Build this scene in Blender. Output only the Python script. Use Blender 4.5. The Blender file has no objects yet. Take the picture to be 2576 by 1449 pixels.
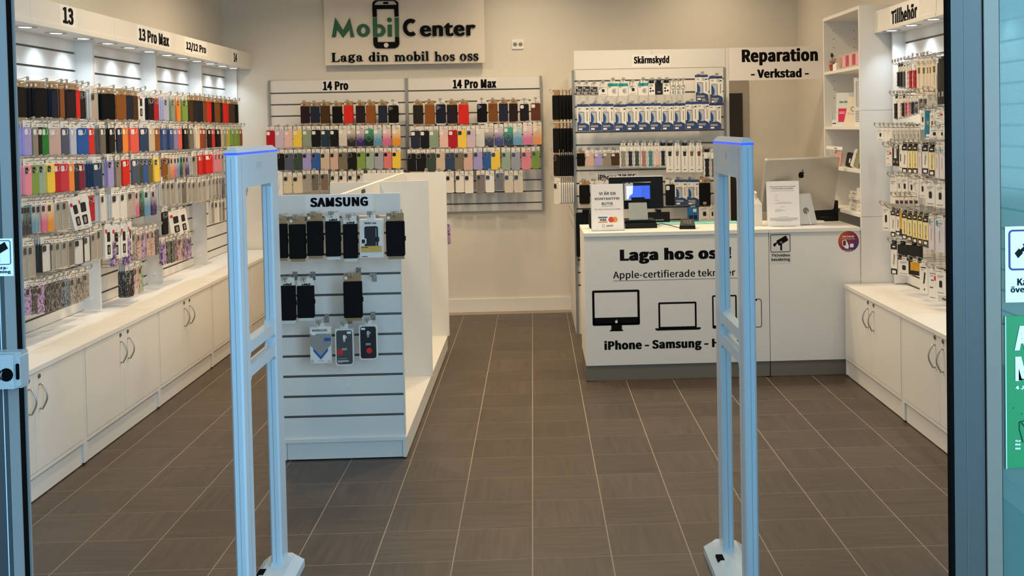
import bpy, math, random
from mathutils import Vector, Matrix
random.seed(7)
SC = bpy.context.scene
COL = SC.collection
R = math.radians

WORLD = 1.65; DAY = 240; LAMP = 20; LEDW = 6; LENSE = 6; SCRE = 1.0; LEDE = 2.5
TILE_A, TILE_B = '43382e', '574b40'
DOORL, DOORR = -1.109, .906; ARCADE_ROOF = False
# ------------------------------------------------------------ camera
CAM_H = 1.633
yaw, pitch, roll = .0306, .02731, .01915
fwd = Vector((math.sin(yaw)*math.cos(pitch), math.cos(yaw)*math.cos(pitch), -math.sin(pitch)))
r0 = Vector((math.cos(yaw), -math.sin(yaw), 0)); d0 = -r0.cross(fwd)
rt = r0*math.cos(roll) + d0*math.sin(roll)
up = -(-r0*math.sin(roll) + d0*math.cos(roll))
cd = bpy.data.cameras.new('camera'); cam = bpy.data.objects.new('camera', cd); COL.objects.link(cam)
m = Matrix((rt, up, -fwd)).transposed().to_4x4(); m.translation = Vector((0, 0, CAM_H))
cam.matrix_world = m
cd.sensor_width = 36; cd.lens = 2567.987/2576*36
cd.shift_x = -(1419.106-1288)/2576; cd.shift_y = -(724.5-388.577)/2576
cd.clip_start = .05; cd.clip_end = 100
SC.camera = cam

# ------------------------------------------------------------ world, lights, exposure
SC.view_settings.view_transform = 'Standard'; SC.view_settings.look = 'None'
SC.view_settings.gamma = 1; SC.view_settings.use_curve_mapping = False
SC.view_settings.exposure = 0.0
w = bpy.data.worlds.new('World'); SC.world = w; w.use_nodes = True
bg = w.node_tree.nodes['Background']
bg.inputs[0].default_value = (.40, .72, 1.0, 1); bg.inputs[1].default_value = WORLD
def area(name, loc, rot, sx, sy, col, e):
    l = bpy.data.lights.new(name, 'AREA'); l.shape = 'RECTANGLE'; l.size = sx; l.size_y = sy
    l.color = col; l.energy = e
    o = bpy.data.objects.new(name, l); COL.objects.link(o); o.location = loc; o.rotation_euler = rot
    return o
WARM = (1.0, .78, .50); COOL = (.70, .86, 1.0)
# daylight from the glazed side of the arcade, to the right behind the camera
area('daylight', (3.2, -1.0, 2.4), (R(72), 0, R(52)), 3.0, 2.6, (.42, .75, 1.0), DAY)
# ceiling downlights of the shop
CEIL = 3.15
CEILING_SPOTS = [(-1.6, 4.2, .3), (0.0, 4.2, .15), (1.5, 4.2, .38), (-1.5, 5.9, .9), (0.0, 5.8, .7), (1.3, 5.6, .75), (-1.6, 7.5, 1.0), (-0.35, 7.0, .8), (1.0, 7.1, .8), (-.05, 8.3, .5), (1.55, 8.45, .32)]
for x, y, k_ in CEILING_SPOTS:
    l = bpy.data.lights.new('downlight_lamp', 'AREA'); l.shape = 'DISK'; l.size = .16
    l.color = WARM; l.energy = LAMP*k_; l.spread = R(150)
    o = bpy.data.objects.new('downlight_lamp', l); COL.objects.link(o); o.location = (x, y, CEIL-.03)

# ------------------------------------------------------------ materials
def lin(h):
    h = h.lstrip('#'); c = [int(h[i:i+2], 16)/255 for i in (0, 2, 4)]
    return tuple((v/12.92 if v <= .04045 else ((v+.055)/1.055)**2.4) for v in c)
MATS = {}
def mat(name, hexc, rough=.5, metal=0, var=.06, scale=30, bump=0, bscale=200, emit=0, alpha=1, trans=0, spec=.5, coat=0):
    if name in MATS: return MATS[name]
    M = bpy.data.materials.new(name); M.use_nodes = True; nt = M.node_tree; N = nt.nodes; Lk = nt.links
    b = N['Principled BSDF']; c = lin(hexc)
    tc = N.new('ShaderNodeTexCoord'); nz = N.new('ShaderNodeTexNoise'); nz.inputs['Scale'].default_value = scale
    nz.inputs['Detail'].default_value = 3
    Lk.new(tc.outputs['Object'], nz.inputs['Vector'])
    mx = N.new('ShaderNodeMixRGB'); mx.inputs[1].default_value = (*[v*(1-var) for v in c], 1)
    mx.inputs[2].default_value = (*[min(1, v*(1+var)) for v in c], 1)
    Lk.new(nz.outputs['Fac'], mx.inputs[0]); Lk.new(mx.outputs[0], b.inputs['Base Color'])
    b.inputs['Roughness'].default_value = rough; b.inputs['Metallic'].default_value = metal
    b.inputs['Specular IOR Level'].default_value = spec
    b.inputs['Coat Weight'].default_value = coat
    b.inputs['Alpha'].default_value = alpha; b.inputs['Transmission Weight'].default_value = trans
    if emit:
        Lk.new(mx.outputs[0], b.inputs['Emission Color']); b.inputs['Emission Strength'].default_value = emit
    if bump:
        n2 = N.new('ShaderNodeTexNoise'); n2.inputs['Scale'].default_value = bscale; n2.inputs['Detail'].default_value = 2
        bp = N.new('ShaderNodeBump'); bp.inputs['Strength'].default_value = bump; bp.inputs['Distance'].default_value = .002
        Lk.new(tc.outputs['Object'], n2.inputs['Vector']); Lk.new(n2.outputs['Fac'], bp.inputs['Height'])
        Lk.new(bp.outputs[0], b.inputs['Normal'])
    MATS[name] = M
    return M
def grad(name, top, bot, z0=-.03, z1=-.095):
    if name in MATS: return MATS[name]
    M = mat(name, bot, .25, coat=.3); nt = M.node_tree; N = nt.nodes; Lk = nt.links; b = N['Principled BSDF']
    tc = N.new('ShaderNodeTexCoord'); sp = N.new('ShaderNodeSeparateXYZ'); mr = N.new('ShaderNodeMapRange')
    mr.inputs['From Min'].default_value = z1; mr.inputs['From Max'].default_value = z0
    mx = N.new('ShaderNodeMixRGB'); mx.inputs[1].default_value = (*lin(bot), 1); mx.inputs[2].default_value = (*lin(top), 1)
    Lk.new(tc.outputs['Object'], sp.inputs[0]); Lk.new(sp.outputs['Z'], mr.inputs['Value']); Lk.new(mr.outputs[0], mx.inputs[0])
    Lk.new(mx.outputs[0], b.inputs['Base Color'])
    return M
def marble(name, c1, c2, c3):
    if name in MATS: return MATS[name]
    M = mat(name, c1, .2, coat=.3); nt = M.node_tree; N = nt.nodes; Lk = nt.links; b = N['Principled BSDF']
    tc = N.new('ShaderNodeTexCoord'); oi = N.new('ShaderNodeObjectInfo'); va = N.new('ShaderNodeVectorMath'); va.operation = 'ADD'
    sc = N.new('ShaderNodeVectorMath'); sc.operation = 'SCALE'; sc.inputs['Scale'].default_value = 3
    Lk.new(oi.outputs['Location'], sc.inputs[0])
    Lk.new(tc.outputs['Object'], va.inputs[0]); Lk.new(sc.outputs[0], va.inputs[1])
    nz = N.new('ShaderNodeTexNoise'); nz.inputs['Scale'].default_value = 24; nz.inputs['Detail'].default_value = 4; nz.inputs['Distortion'].default_value = 2.2
    Lk.new(va.outputs[0], nz.inputs['Vector'])
    cr = N.new('ShaderNodeValToRGB'); e = cr.color_ramp.elements
    e[0].position = .38; e[0].color = (*lin(c1), 1); e[1].position = .52; e[1].color = (*lin(c2), 1)
    k = e.new(.6); k.color = (*lin(c3), 1)
    Lk.new(nz.outputs['Fac'], cr.inputs[0]); Lk.new(cr.outputs[0], b.inputs['Base Color'])
    return M

# ------------------------------------------------------------ mesh helpers
class MB:
    def __init__(s): s.v = []; s.f = []; s.m = []
    def quad(s, pts, mi=0):
        n = len(s.v); s.v += [tuple(p) for p in pts]; s.f.append(tuple(range(n, n+len(pts)))); s.m.append(mi)
    def box(s, x0, x1, y0, y1, z0, z1, mi=0, M=None):
        n = len(s.v); p = [(x, y, z) for z in (z0, z1) for y in (y0, y1) for x in (x0, x1)]
        if M: p = [tuple(M @ Vector(q)) for q in p]
        s.v += p
        for f in ((0, 2, 3, 1), (4, 5, 7, 6), (0, 1, 5, 4), (2, 6, 7, 3), (1, 3, 7, 5), (0, 4, 6, 2)):
            s.f.append(tuple(n+i for i in f)); s.m.append(mi)
        return s
    def prism(s, poly, y0, y1, mi=0, inset=0, M=None, axis='y'):
        """poly: list of (x,z) counter-clockwise seen from -Y; front at y0; inset bevels the front edge"""
        k = len(poly); cx = sum(p[0] for p in poly)/k; cz = sum(p[1] for p in poly)/k
        w_ = max(p[0] for p in poly)-min(p[0] for p in poly); h_ = max(p[1] for p in poly)-min(p[1] for p in poly)
        rings = []
        if inset:
            fx = 1-2*inset/w_; fz = 1-2*inset/h_
            rings.append([(cx+(x-cx)*fx, y0, cz+(z-cz)*fz) for x, z in poly]); rings.append([(x, y0+inset, z) for x, z in poly])
        else: rings.append([(x, y0, z) for x, z in poly])
        rings.append([(x, y1, z) for x, z in poly])
        n = len(s.v)
        for r_ in rings:
            for p in r_:
                q = (p[0], p[1], p[2]) if axis == 'y' else ((p[0], p[2], p[1]) if axis == 'z' else (p[1], p[0], p[2]))
                if M: q = tuple(M @ Vector(q))
                s.v.append(q)
        s.f.append(tuple(n+i for i in range(k))); s.m.append(mi)
        for j in range(len(rings)-1):
            a = n+j*k; b = a+k
            for i in range(k):
                i2 = (i+1) % k; s.f.append((a+i, b+i, b+i2, a+i2)); s.m.append(mi)
        a = n+(len(rings)-1)*k; s.f.append(tuple(a+k-1-i for i in range(k))); s.m.append(mi)
        return s
    def tube(s, pts, r, n=6, mi=0):
        pts = [Vector(p) for p in pts]; base = len(s.v)
        for i, p in enumerate(pts):
            t = (pts[min(i+1, len(pts)-1)]-pts[max(i-1, 0)]).normalized()
            a = t.orthogonal().normalized() if i == 0 else (a - t*a.dot(t)).normalized()
            b = t.cross(a)
            for k in range(n):
                an = 2*math.pi*k/n; s.v.append(tuple(p+(a*math.cos(an)+b*math.sin(an))*r))
        for i in range(len(pts)-1):
            for k in range(n):
                q = base+i*n; s.f.append((q+k, q+(k+1) % n, q+n+(k+1) % n, q+n+k)); s.m.append(mi)
        s.f.append(tuple(base+n-1-k for k in range(n))); s.m.append(mi)
        q = base+(len(pts)-1)*n; s.f.append(tuple(q+k for k in range(n))); s.m.append(mi)
        return s
    def mesh(s, name, mats, smooth=False):
        me = bpy.data.meshes.new(name); me.from_pydata(s.v, [], s.f)
        for mt in (mats if isinstance(mats, (list, tuple)) else [mats]): me.materials.append(mt)
        me.polygons.foreach_set('material_index', s.m)
        if smooth: me.polygons.foreach_set('use_smooth', [True]*len(s.f))
        me.update()
        return me
    def build(s, name, mats, parent=None, loc=(0, 0, 0), rz=0, smooth=False):
        return put(s.mesh(name, mats, smooth), name, parent, loc, rz)
def put(me, name, parent=None, loc=(0, 0, 0), rz=0, scale=None):
    o = bpy.data.objects.new(name, me); COL.objects.link(o)
    if parent: o.parent = parent
    o.location = loc
    if rz: o.rotation_euler = (0, 0, rz)
    if scale: o.scale = scale
    return o
def thing(name, label, cat, loc=(0, 0, 0), rz=0, group=None):
    o = bpy.data.objects.new(name, None); COL.objects.link(o); o.location = loc; o.rotation_euler = (0, 0, rz)
    o.empty_display_size = .05
    o['label'] = label; o['category'] = cat
    if group: o['group'] = group
    return o
def struct(o): o['kind'] = 'structure'; return o
def rrect(x0, x1, z0, z1, r, n=4):
    P = []
    for cx, cz, a0 in ((x0+r, z0+r, 180), (x1-r, z0+r, 270), (x1-r, z1-r, 0), (x0+r, z1-r, 90)):
        for i in range(n+1):
            a = R(a0+90*i/n); P.append((cx+r*math.cos(a), cz+r*math.sin(a)))
    return P
def disc(cx, cz, r, n=20, rz=None): return [(cx+r*math.cos(2*math.pi*i/n), cz+(rz or r)*math.sin(2*math.pi*i/n)) for i in range(n)]
def frame_poly(mb, x0, x1, z0, z1, t, y0, y1, mi=0, r=0.006):
    """hollow rounded frame"""
    A = rrect(x0, x1, z0, z1, r); B = rrect(x0+t, x1-t, z0+t, z1-t, max(r-t, .001)); k = len(A); n = len(mb.v)
    for P in (A, B):
        for y in (y0, y1): mb.v += [(x, y, z) for x, z in P]
    for i in range(k):
        j = (i+1) % k
        for a, b, c, d in ((i, j, 2*k+j, 2*k+i), (k+i, 3*k+i, 3*k+j, k+j), (i, k+i, k+j, j), (2*k+i, 2*k+j, 3*k+j, 3*k+i)):
            mb.f.append((n+a, n+b, n+c, n+d)); mb.m.append(mi)
    return mb
import os
FONT = None
try:
    FONT = bpy.data.fonts.load(os.path.join(bpy.utils.system_resource('DATAFILES'), 'fonts', 'Noto Sans CJK Regular.woff2'))
except Exception: pass
def text(s, x0, x1, z0, z1, y, m_, parent, name='lettering', bold=.0, depth=.0008, rz=0, loc=None, font=True):
    """lettering whose ink fills x0..x1, z0..z1 in the plane y, read from -Y"""
    cu = bpy.data.curves.new('lettering', 'FONT'); cu.body = s; cu.size = 1; cu.resolution_u = 3; cu.offset = min(bold*.35, .012)
    if FONT and font: cu.font = FONT
    cu.space_character = 1+bold*1.3
    o = bpy.data.objects.new('lettering', cu)
    COL.objects.link(o); dg = bpy.context.evaluated_depsgraph_get(); me = bpy.data.meshes.new_from_object(o.evaluated_get(dg))
    bpy.data.objects.remove(o); bpy.data.curves.remove(cu)
    if bold:
        V0 = [v.co.copy() for v in me.vertices]; F0 = [tuple(p.vertices) for p in me.polygons]; V1 = []; F1 = []; k_ = bold*.42
        for q_, dx in enumerate((-k_, -k_/3, k_/3, k_)):
            n_ = len(V1); V1 += [(v.x+dx, v.y, -q_) for v in V0]; F1 += [tuple(i+n_ for i in f) for f in F0]
        bpy.data.meshes.remove(me); me = bpy.data.meshes.new('lettering'); me.from_pydata(V1, [], F1)
        bpy.data.meshes.remove(me); me = bpy.data.meshes.new('lettering'); me.from_pydata(V1, [], F1)
    vs = [v.co.copy() for v in me.vertices]
    ax = min(v.x for v in vs); bx = max(v.x for v in vs); ay = min(v.y for v in vs); by = max(v.y for v in vs)
    sx = (x1-x0)/(bx-ax); sy = (z1-z0)/(by-ay)
    for v in me.vertices: v.co = (x0+(v.co.x-ax)*sx, y-depth-v.co.z*.00005, z0+(v.co.y-ay)*sy)
    me.materials.clear(); me.materials.append(m_); me.name = 'lettering'
    me.update()
    return put(me, name, parent, loc or (0, 0, 0), rz)

# ------------------------------------------------------------ base materials
WHITE = mat('white_laminate', 'e9e6e1', .42, var=.012, scale=8, bump=.05)
WALLP = mat('wall_paint', 'e3ddd2', .85, var=.015, scale=4, bump=.25, bscale=120)
CEILM = mat('ceiling_paint', 'ddd9d0', .9, var=.02)
ALU = mat('brushed_aluminium', '9b9b99', .5, metal=.5, var=.05, scale=12)
CHROME = mat('chrome', 'b9b7b2', .28, metal=.85, var=.02)
BLACK = mat('black_plastic', '0b0b0b', .45, var=.1, spec=.25)
INK = mat('black_vinyl', '070607', .7, var=.03, spec=.15)
PAPER = mat('white_paper', 'f1eff0', .6, var=.01)
CARD = mat('white_card', 'e9e4de', .5, var=.03)
KRAFT = mat('kraft_card', 'a98a64', .75, var=.08)
GREYP = mat('grey_plinth', '76726b', .75, var=.03, spec=.15)
PAD = mat('phone_black', '131212', .15, var=.1)
RED = mat('red_sticker', 'e0261f', .5, var=.02)

# ------------------------------------------------------------ hanging goods
HEX = dict(black='080809', navy='161c30', inkblue='20263a', tan='8a5224', brown='7a4a26', plum='261a22', red='d42a22', charcoal='25231f',
 umber='46352a', darkbrown='45301c', taupeclear='b7a69d', crimson='b3192c', lavender='b3b7d3', sage='8b9c88', orange='f08a3a', lime='7f9f4a',
 lilac='a29ad6', taupe='8f857a', green='1f7a34', pinksand='d0ada2', slate='50566b', paleblue='b9bdd6', blue='2c5ba6', ash='6b6660', coral='e8604e',
 navyblue='2e4362', beige='cdb9a4', denim='3b5487', purple='8c82b4', olivegrey='77705f', cream='dccdb0', brick='a8392a', mustard='c9b23a', pink='e88fa0',
 mint='98b09f', yellow='f0cc4a', rosered='c8384a', wine='7e1f3a', deepgreen='3a4a40', olive='6f6240', offwhite='e8e2d9', holdblack='0c0b0d', clear='a59d93', smoke='6f6862',
 darkframe='dcdad6', brownclear='7b6a5c', deepred='b01020', palelilac='cdb9cc', palepink='e6bdb6', deepteal='1c3440', greyblue='a0a6b8', coralpink='df7a7c',
 leatherbrown='5e3020', navydark='141a2c', rose='a87078', olivepattern='8b8878', tealstrap='3f7f88', cleargrad='dcd6cd')
WORDS = dict(holdblack='black white-carded', inkblue='dark navy', taupeclear='pinkish clear', darkbrown='dark brown', pinksand='pink sand', paleblue='pale blue', navyblue='navy blue',
 olivegrey='olive grey', rosered='rose red', deepgreen='dark green', offwhite='off white', clear='clear', smoke='smoky grey', darkframe='dark rimmed clear',
 brownclear='brown tinted', deepred='deep red', palelilac='pale lilac', palepink='pale pink', deepteal='dark teal', greyblue='grey blue', coralpink='coral pink',
 leatherbrown='brown leather', olivepattern='grey patterned', tealstrap='teal', cleargrad='clear ringed', browngrad='smoke fading', purplegrad='purple fading',
 greengrad='green fading', bluegrad='blue fading', pinkgrad='pink fading', orangegrad='orange fading', inkgrad='navy fading', greymarble='grey marbled',
 pinkmarble='pink marbled', purplemarble='purple marbled', blackmarble='black marbled', bluemarble='blue marbled', greenmarble='green marbled',
 whiteprint='white printed', reddot='white red-marked', blackwhite='black and white', yellowwhite='yellow and white', lilacbox='white lilac-edged', greybox='grey sided white',
 lightgrey='light grey', darkpack='dark', tealpack='teal topped', lenspack='black lens', clearring='clear ring', bluepack='blue', yellowbox='yellow',
 darklabel='white dark-labelled', phoneprint='white phone-printed', beigestrap='beige strap', blackstrap='black strap', greystrap='grey strap', brownstrap='brown strap',
 redstrap='rust strap', whitekey='white red-dotted', walletbox='white windowed', mobil='white blue-chevron', greycase='grey red-dotted', blackcase='black red-dotted')
GRADS = dict(browngrad=('c9bdb4', '2c211f'), purplegrad=('c8b6c6', '3a2468'), greengrad=('3f9a78', '10261f'), bluegrad=('b8cdd0', '5f94b8'), pinkgrad=('e8c8cc', 'd66a98'),
 orangegrad=('e8d2a8', 'e89426'), inkgrad=('5a7688', '101c34'), cleargrad=('dcd6cd', 'd2ccc2'))
MARB = dict(greymarble=('5a544f', 'b5aca4', '8a7f78'), pinkmarble=('6f5450', 'dab6ac', 'c6a6b4'), purplemarble=('3a2a55', 'a98cc4', 'c9a7c0'),
 blackmarble=('15151a', '2a2c30', '7f8084'), bluemarble=('1a2030', '8fa4b4', '3f4c60'), greenmarble=('2d5a4a', '8fb09a', 'c6a58e'))
def cmat(c):
    if c in GRADS: return grad('case_'+c, *GRADS[c])
    if c in MARB: return marble('case_'+c, *MARB[c])
    return mat('case_'+c, HEX[c], .55, var=.04, spec=.28)
def lmat(c): return mat('leather_'+c, HEX.get(c, '0c0b0d'), .75, var=.08, bump=.3, bscale=600, spec=.2)
CACHE = {}
def cached(key, fn):
    if key not in CACHE: CACHE[key] = fn()
    return CACHE[key]
def m_shell(k, c):
    b = MB()
    if k in 'SGM': b.prism(rrect(-.038, .038, -.148, 0, .011), 0, .011, inset=.0018); return b.mesh('case_shell', cmat(c))
    if k == 'C':
        b.prism(rrect(-.036, .036, -.146, -.002, .009), .003, .007, 0)
        frame_poly(b, -.038, .038, -.148, 0, .0022, 0, .011, 1, .011)
        return b.mesh('case_shell', [mat('clear_'+c, HEX[c], .25, var=.05, coat=.4), mat('rim_dark', '2a2826', .4) if c == 'darkframe' else mat('rim_'+c, {'offwhite': 'f0ece6', 'cream': 'e9dcc2'}.get(c, 'd5cec5'), .3)])
    if k in 'WV':
        b.prism(rrect(-.040, .040, -.150, 0, .006 if k == 'W' else .011, 3), 0, .019, inset=.0015)
        b.box(.038, .044, .004, .015, -.085, -.065)
        return b.mesh('case_shell', lmat(c))
def m_card(k, white):
    b = MB()
    if k == 'W' and not white:
        b.box(-.038, .038, .006, .0075, -.01, .034)
        b.box(-.034, -.022, .0052, .006, .008, .02, 1); return b.mesh('hang_card', [KRAFT, PAPER])
    b.box(-.037, .037, .006, .0075, -.05, .034, 0); b.box(-.006, .008, .0054, .006, .006, .009, 1); b.box(.018, .024, .0054, .006, .004, .010, 1)
    return b.mesh('hang_card', [CARD, INK])
def m_foot(white):
    b = MB(); b.box(-.034, .037, .004, .006, -.163, -.148); return b.mesh('card_foot', CARD if white else KRAFT)
def m_cam(k, white):
    b = MB()
    if k == 'V':
        for x, z in ((-.026, -.016), (-.026, -.034), (-.011, -.025)):
            b.prism(disc(x, z, .0078, 14), -.0012, .001, 0); b.prism(disc(x, z, .0045, 12), -.0018, 0, 1)
        return b.mesh('camera_lens', [mat('lens_ring', 'b9b4ae', .3, metal=.7), PAD])
    x0, x1, z0, z1 = -.034, -.004, -.040, -.010
    if white: b.prism(rrect(x0, x1, z0, z1, .008, 3), -.0008, .001); return b.mesh('camera_opening', CARD)
    b.prism(rrect(x0-.002, x1+.002, z0-.002, z1+.002, .009, 3), -.0012, .001, 0)
    b.prism(rrect(x0, x1, z0, z1, .008, 3), -.0018, .001, 1)
    for cx, cz in ((-.026, -.018), (-.026, -.032), (-.012, -.025)): b.prism(disc(cx, cz, .0052, 10), -.0024, 0, 2)
    return b.mesh('camera_opening', [mat('rim_grey', 'b0aaa2', .3), PAD, mat('lens_glass', '2c2b2e', .1, coat=1)])
def m_ring():
    b = MB(); n = 28
    for r0, r1, c in ((.0245, .0258, 0),):
        P = disc(0, -.078, r1, n); Q = disc(0, -.078, r0, n); k = len(b.v)
        b.v += [(x, -.0006, z) for x, z in P]+[(x, -.0006, z) for x, z in Q]
        for i in range(n): j = (i+1) % n; b.f.append((k+i, k+j, k+n+j, k+n+i)); b.m.append(0)
    b.box(-.001, .001, -.0006, .0006, -.113, -.107)
    return b.mesh('magnet_ring', mat('ring_print', 'c9c0b8', .4))
def m_loop():
    b = MB(); b.tube([(-.028, -.002, -.022), (-.020, -.008, -.034), (-.004, -.010, -.036), (.012, -.006, -.022), (.018, .002, -.004), (.014, .004, .012)], .0011, 5)
    return b.mesh('plastic_loop', mat('clear_loop', 'e6e6e6', .2), True)
BW, BH = .09, .17
def m_box(k, c):
    """boxed or carded goods of nominal size .09 x .17; returns (body mesh, print mesh)"""
    W = mat('pack_white', 'ece8e2', .45, var=.02); b = MB(); q = MB(); D = .022; F = -.0007
    col = {'black': '141416', 'greybox': 'd2cdc5', 'lightgrey': 'c4c0b8', 'teal': '137f9c', 'darkpack': '2b2b2c', 'yellowbox': 'd9a11c', 'bluepack': '2470b0', 'lilacbox': 'dcd5da',
           'smoke': '3b3a3a', 'blue': '2c4278', 'yellowwhite': 'efe3ae', 'beigestrap': 'e6d8c2'}.get(c)
    body = mat('pack_'+c, col, .45, var=.03) if col else W
    side = mat('pack_yellow_side', 'e9c22e', .5) if c == 'yellowwhite' else (mat('pack_lilac_side', 'b9aab8', .5) if c == 'lilacbox' else body)
    DK = mat('print_dark', '1c1a1c', .45); G1 = mat('print_grey', '9b9793', .5); RD = RED; WH = PAPER; BL = mat('print_blue', '1e5fae', .5)
    NV = mat('print_navy', '2c4278', .45); SK = mat('print_screen', 'b9bcc0', .3); GS = mat('print_blade', '1f4f96', .35); TL = mat('print_teal', '1d9a9c', .5)
    YL = mat('print_yellow', 'd9b25a', .5); ST = mat('strap_'+c, HEX.get(c, {'beigestrap': '6b5a3c', 'blackstrap': '1a1718', 'greystrap': '6f6c5f', 'brownstrap': '6b5638', 'redstrap': '6e3324'}.get(c, '222222')), .5)
    mats = [DK, G1, RD, WH, BL, NV, SK, GS, TL, YL, ST]
    def R_(x0, x1, z0, z1, mi, y=F, r=0): q.prism(rrect(x0, x1, z0, z1, r, 3) if r else [(x0, z0), (x1, z0), (x1, z1), (x0, z1)], y, 0, mi)
    w_, h_ = BW/2, BH
    if k == 'P':
        b.box(-w_, w_, 0, D, -h_, 0, 0); b.box(-w_, w_, .004, .016, 0, .018, 1)
        R_(-w_, w_, -h_, -h_+.038, 5)
        q.prism([(-w_, -h_+.037)]+[(-w_+BW*t, -h_+.037+.026*math.sqrt(max(0, 1-t*t))) for t in (0, .2, .4, .6, .8, .9, .97, 1)][::-1], F, 0, 5)
        R_(-.036, .008, -.118, -.036, 0, F, .007); R_(-.033, .005, -.115, -.039, 6, F*2, .005)
        q.prism([(-.033, -.112), (-.018, -.112), (-.013, -.09), (-.015, -.07), (-.026, -.05), (-.033, -.047)], F*3, 0, 7)
        R_(.024, .040, -.019, -.012, 0); R_(-.037, -.020, -.016, -.009, 1); R_(.026, .034, -.10, -.035, 1, F*.8); R_(-.038, .018, -h_+.026, -h_+.040, 1, F*2)
        R_(-.036, -.008, -h_+.008, -h_+.020, 3, F*2)
        b_m = b.mesh('package_body', [W, mat('pack_blue', '2c4278', .45)])
        return b_m, q.mesh('printed_front', mats)
    if k == 'T':
        b.box(-w_, w_, .004, .010, -h_, 0, 0)
        q.prism([(-.020, -.155), (.020, -.155), (.018, -.148), (.013, -.14), (.016, -.115), (.010, -.1), (.016, -.085), (.013, -.06), (.020, -.048), (.020, -.044), (-.020, -.044), (-.020, -.048), (-.013, -.06), (-.016, -.085), (-.010, -.1), (-.016, -.115), (-.013, -.14), (-.018, -.148)][::-1] and
                [(x*1.7, z) for x, z in [(-.020, -.155), (.020, -.155), (.018, -.148), (.013, -.14), (.016, -.115), (.012, -.1), (.016, -.085), (.013, -.06), (.020, -.048), (.020, -.044), (-.020, -.044), (-.020, -.048), (-.013, -.06), (-.016, -.085), (-.012, -.1), (-.016, -.115), (-.013, -.14), (-.018, -.148)]], -.006, .004, 10)
        R_(-.018, .018, -.040, -.022, 3, -.001)
        return b.mesh('package_body', W), q.mesh('watch_strap', mats)
    if k == 'L':
        b.box(-w_, w_, 0, D, -h_, 0, 0)
        q.prism([(-.024, -.036), (.024, -.036), (.020, -.042), (.018, -.066), (-.018, -.066), (-.020, -.042)][::-1], F, 0, 10)
        R_(-.016, .016, -.155, -.151, 0); R_(-.004, .004, -.130, -.070, 1, F*.5)
        return b.mesh('package_body', mat('pack_beige', 'e6d8c2', .5) if c == 'beigestrap' else W), q.mesh('printed_front', mats)
    if k == 'B':
        b.box(-w_, w_, 0, .02, -h_, 0, 0)
        if c == 'white':
            R_(-.016, .022, -.085, -.036, 0, F, .006); R_(-.016, .022, -.150, -.100, 0, F, .006); R_(-.010, .02, -.163, -.160, 1)
            q.prism(disc(-.026, -.030, .011, 16), F*2, 0, 2); R_(-.004, .012, -.142, -.11, 1, F*2, .004)
        elif c == 'whitekey':
            frame_poly(q, -.014, .016, -.100, -.050, .0015, F, 0, 1, .005); q.prism(disc(-.035, -.072, .010, 16), F*2, 0, 2)
            q.tube([(-.012, -.001, -.112), (.012, -.001, -.112), (.002, -.001, -.130), (.002, -.001, -.152)], .0012, 5, 0); q.tube([(-.012, -.001, -.112), (.002, -.001, -.130)], .0012, 5, 0)
            R_(-.002, .004, -.036, -.028, 1); R_(-.02, .02, -.020, -.018, 1)
        elif c == 'walletbox':
            R_(-.026, .027, -.132, -.030, 0, F, .008); R_(.018, .020, -.128, -.038, 6, F*2); R_(.014, .031, -.100, -.078, 0, F*2, .003)
            R_(-.040, -.019, -.108, -.084, 3, F*2, .003); R_(-.037, -.024, -.105, -.088, 0, F*3, .002); R_(-.041, .040, -.145, -.118, 9, F*3, .003)
            R_(-.038, -.016, -.166, -.163, 0)
        elif c == 'mobil':
            q.prism([(0, -.152), (.030, -.110), (.030, -.100), (.045, -.085), (.045, -.030), (-.045, -.030), (-.045, -.085), (-.030, -.100), (-.030, -.110)], F, 0, 1)
            q.prism([(0, -.152), (.031, -.112), (.031, -.098), (0, -.138), (-.031, -.098), (-.031, -.112)], F*2, 0, 4)
            R_(.016, .045, -.066, -.050, 4, F*2); R_(-.038, -.020, -.036, -.024, 3, F*2); frame_poly(q, -.041, -.033, -.167, -.153, .001, F, 0, 0, .002)
            R_(-.012, .012, -.160, -.158, 1); frame_poly(q, .030, .041, -.166, -.158, .001, F, 0, 0, .003)
        else:
            dk = c == 'blackcase'
            frame_poly(q, -.044, .044, -.169, -.003, .004, -.004, 0, 3, .012)
            R_(-.038, .038, -.163, -.009, 0 if dk else 1, -.003, .012) if dk else q.prism(rrect(-.038, .038, -.163, -.009, .012), -.003, 0, 5+5)
            R_(-.006, .006, -.052, -.030, 6 if dk else 3, -.0036, .002); R_(-.005, .005, -.060, -.055, 6 if dk else 3, -.0036, .002); R_(.008, .012, -.044, -.034, 6 if dk else 3, -.0036, .001)
            q.prism(disc(.004 if dk else -.022, -.126 if dk else -.108, .014, 20), -.0036, 0, 2)
            R_(-.034 if dk else .014, -.014 if dk else .034, -.024, -.014, 3, -.0036)
            R_(-.012, .012, -.092, -.090, 3, -.0036); R_(-.014, .012, -.098, -.096, 3, -.0036)
            if not dk: R_(-.032, .02, -.150, -.147, 3, -.0036); R_(-.032, .012, -.138, -.137, 3, -.0036); R_(-.032, -.01, -.156, -.155, 3, -.0036)
            mats[10] = mat('case_grey_cover', '4a4b4d', .5)
        return b.mesh('package_body', W if c not in ('greycase', 'blackcase') else mat('pack_frost', 'c4c8ca', .3)), q.mesh('printed_front', mats)
    # K
    b.box(-w_, w_, 0, .03, -h_, 0, 0)
    if side is not body: b.box(-w_-.0004, -w_, .0005, .03, -h_, 0, 1); b.box(w_, w_+.0004, .0005, .03, -h_, 0, 1)
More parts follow.
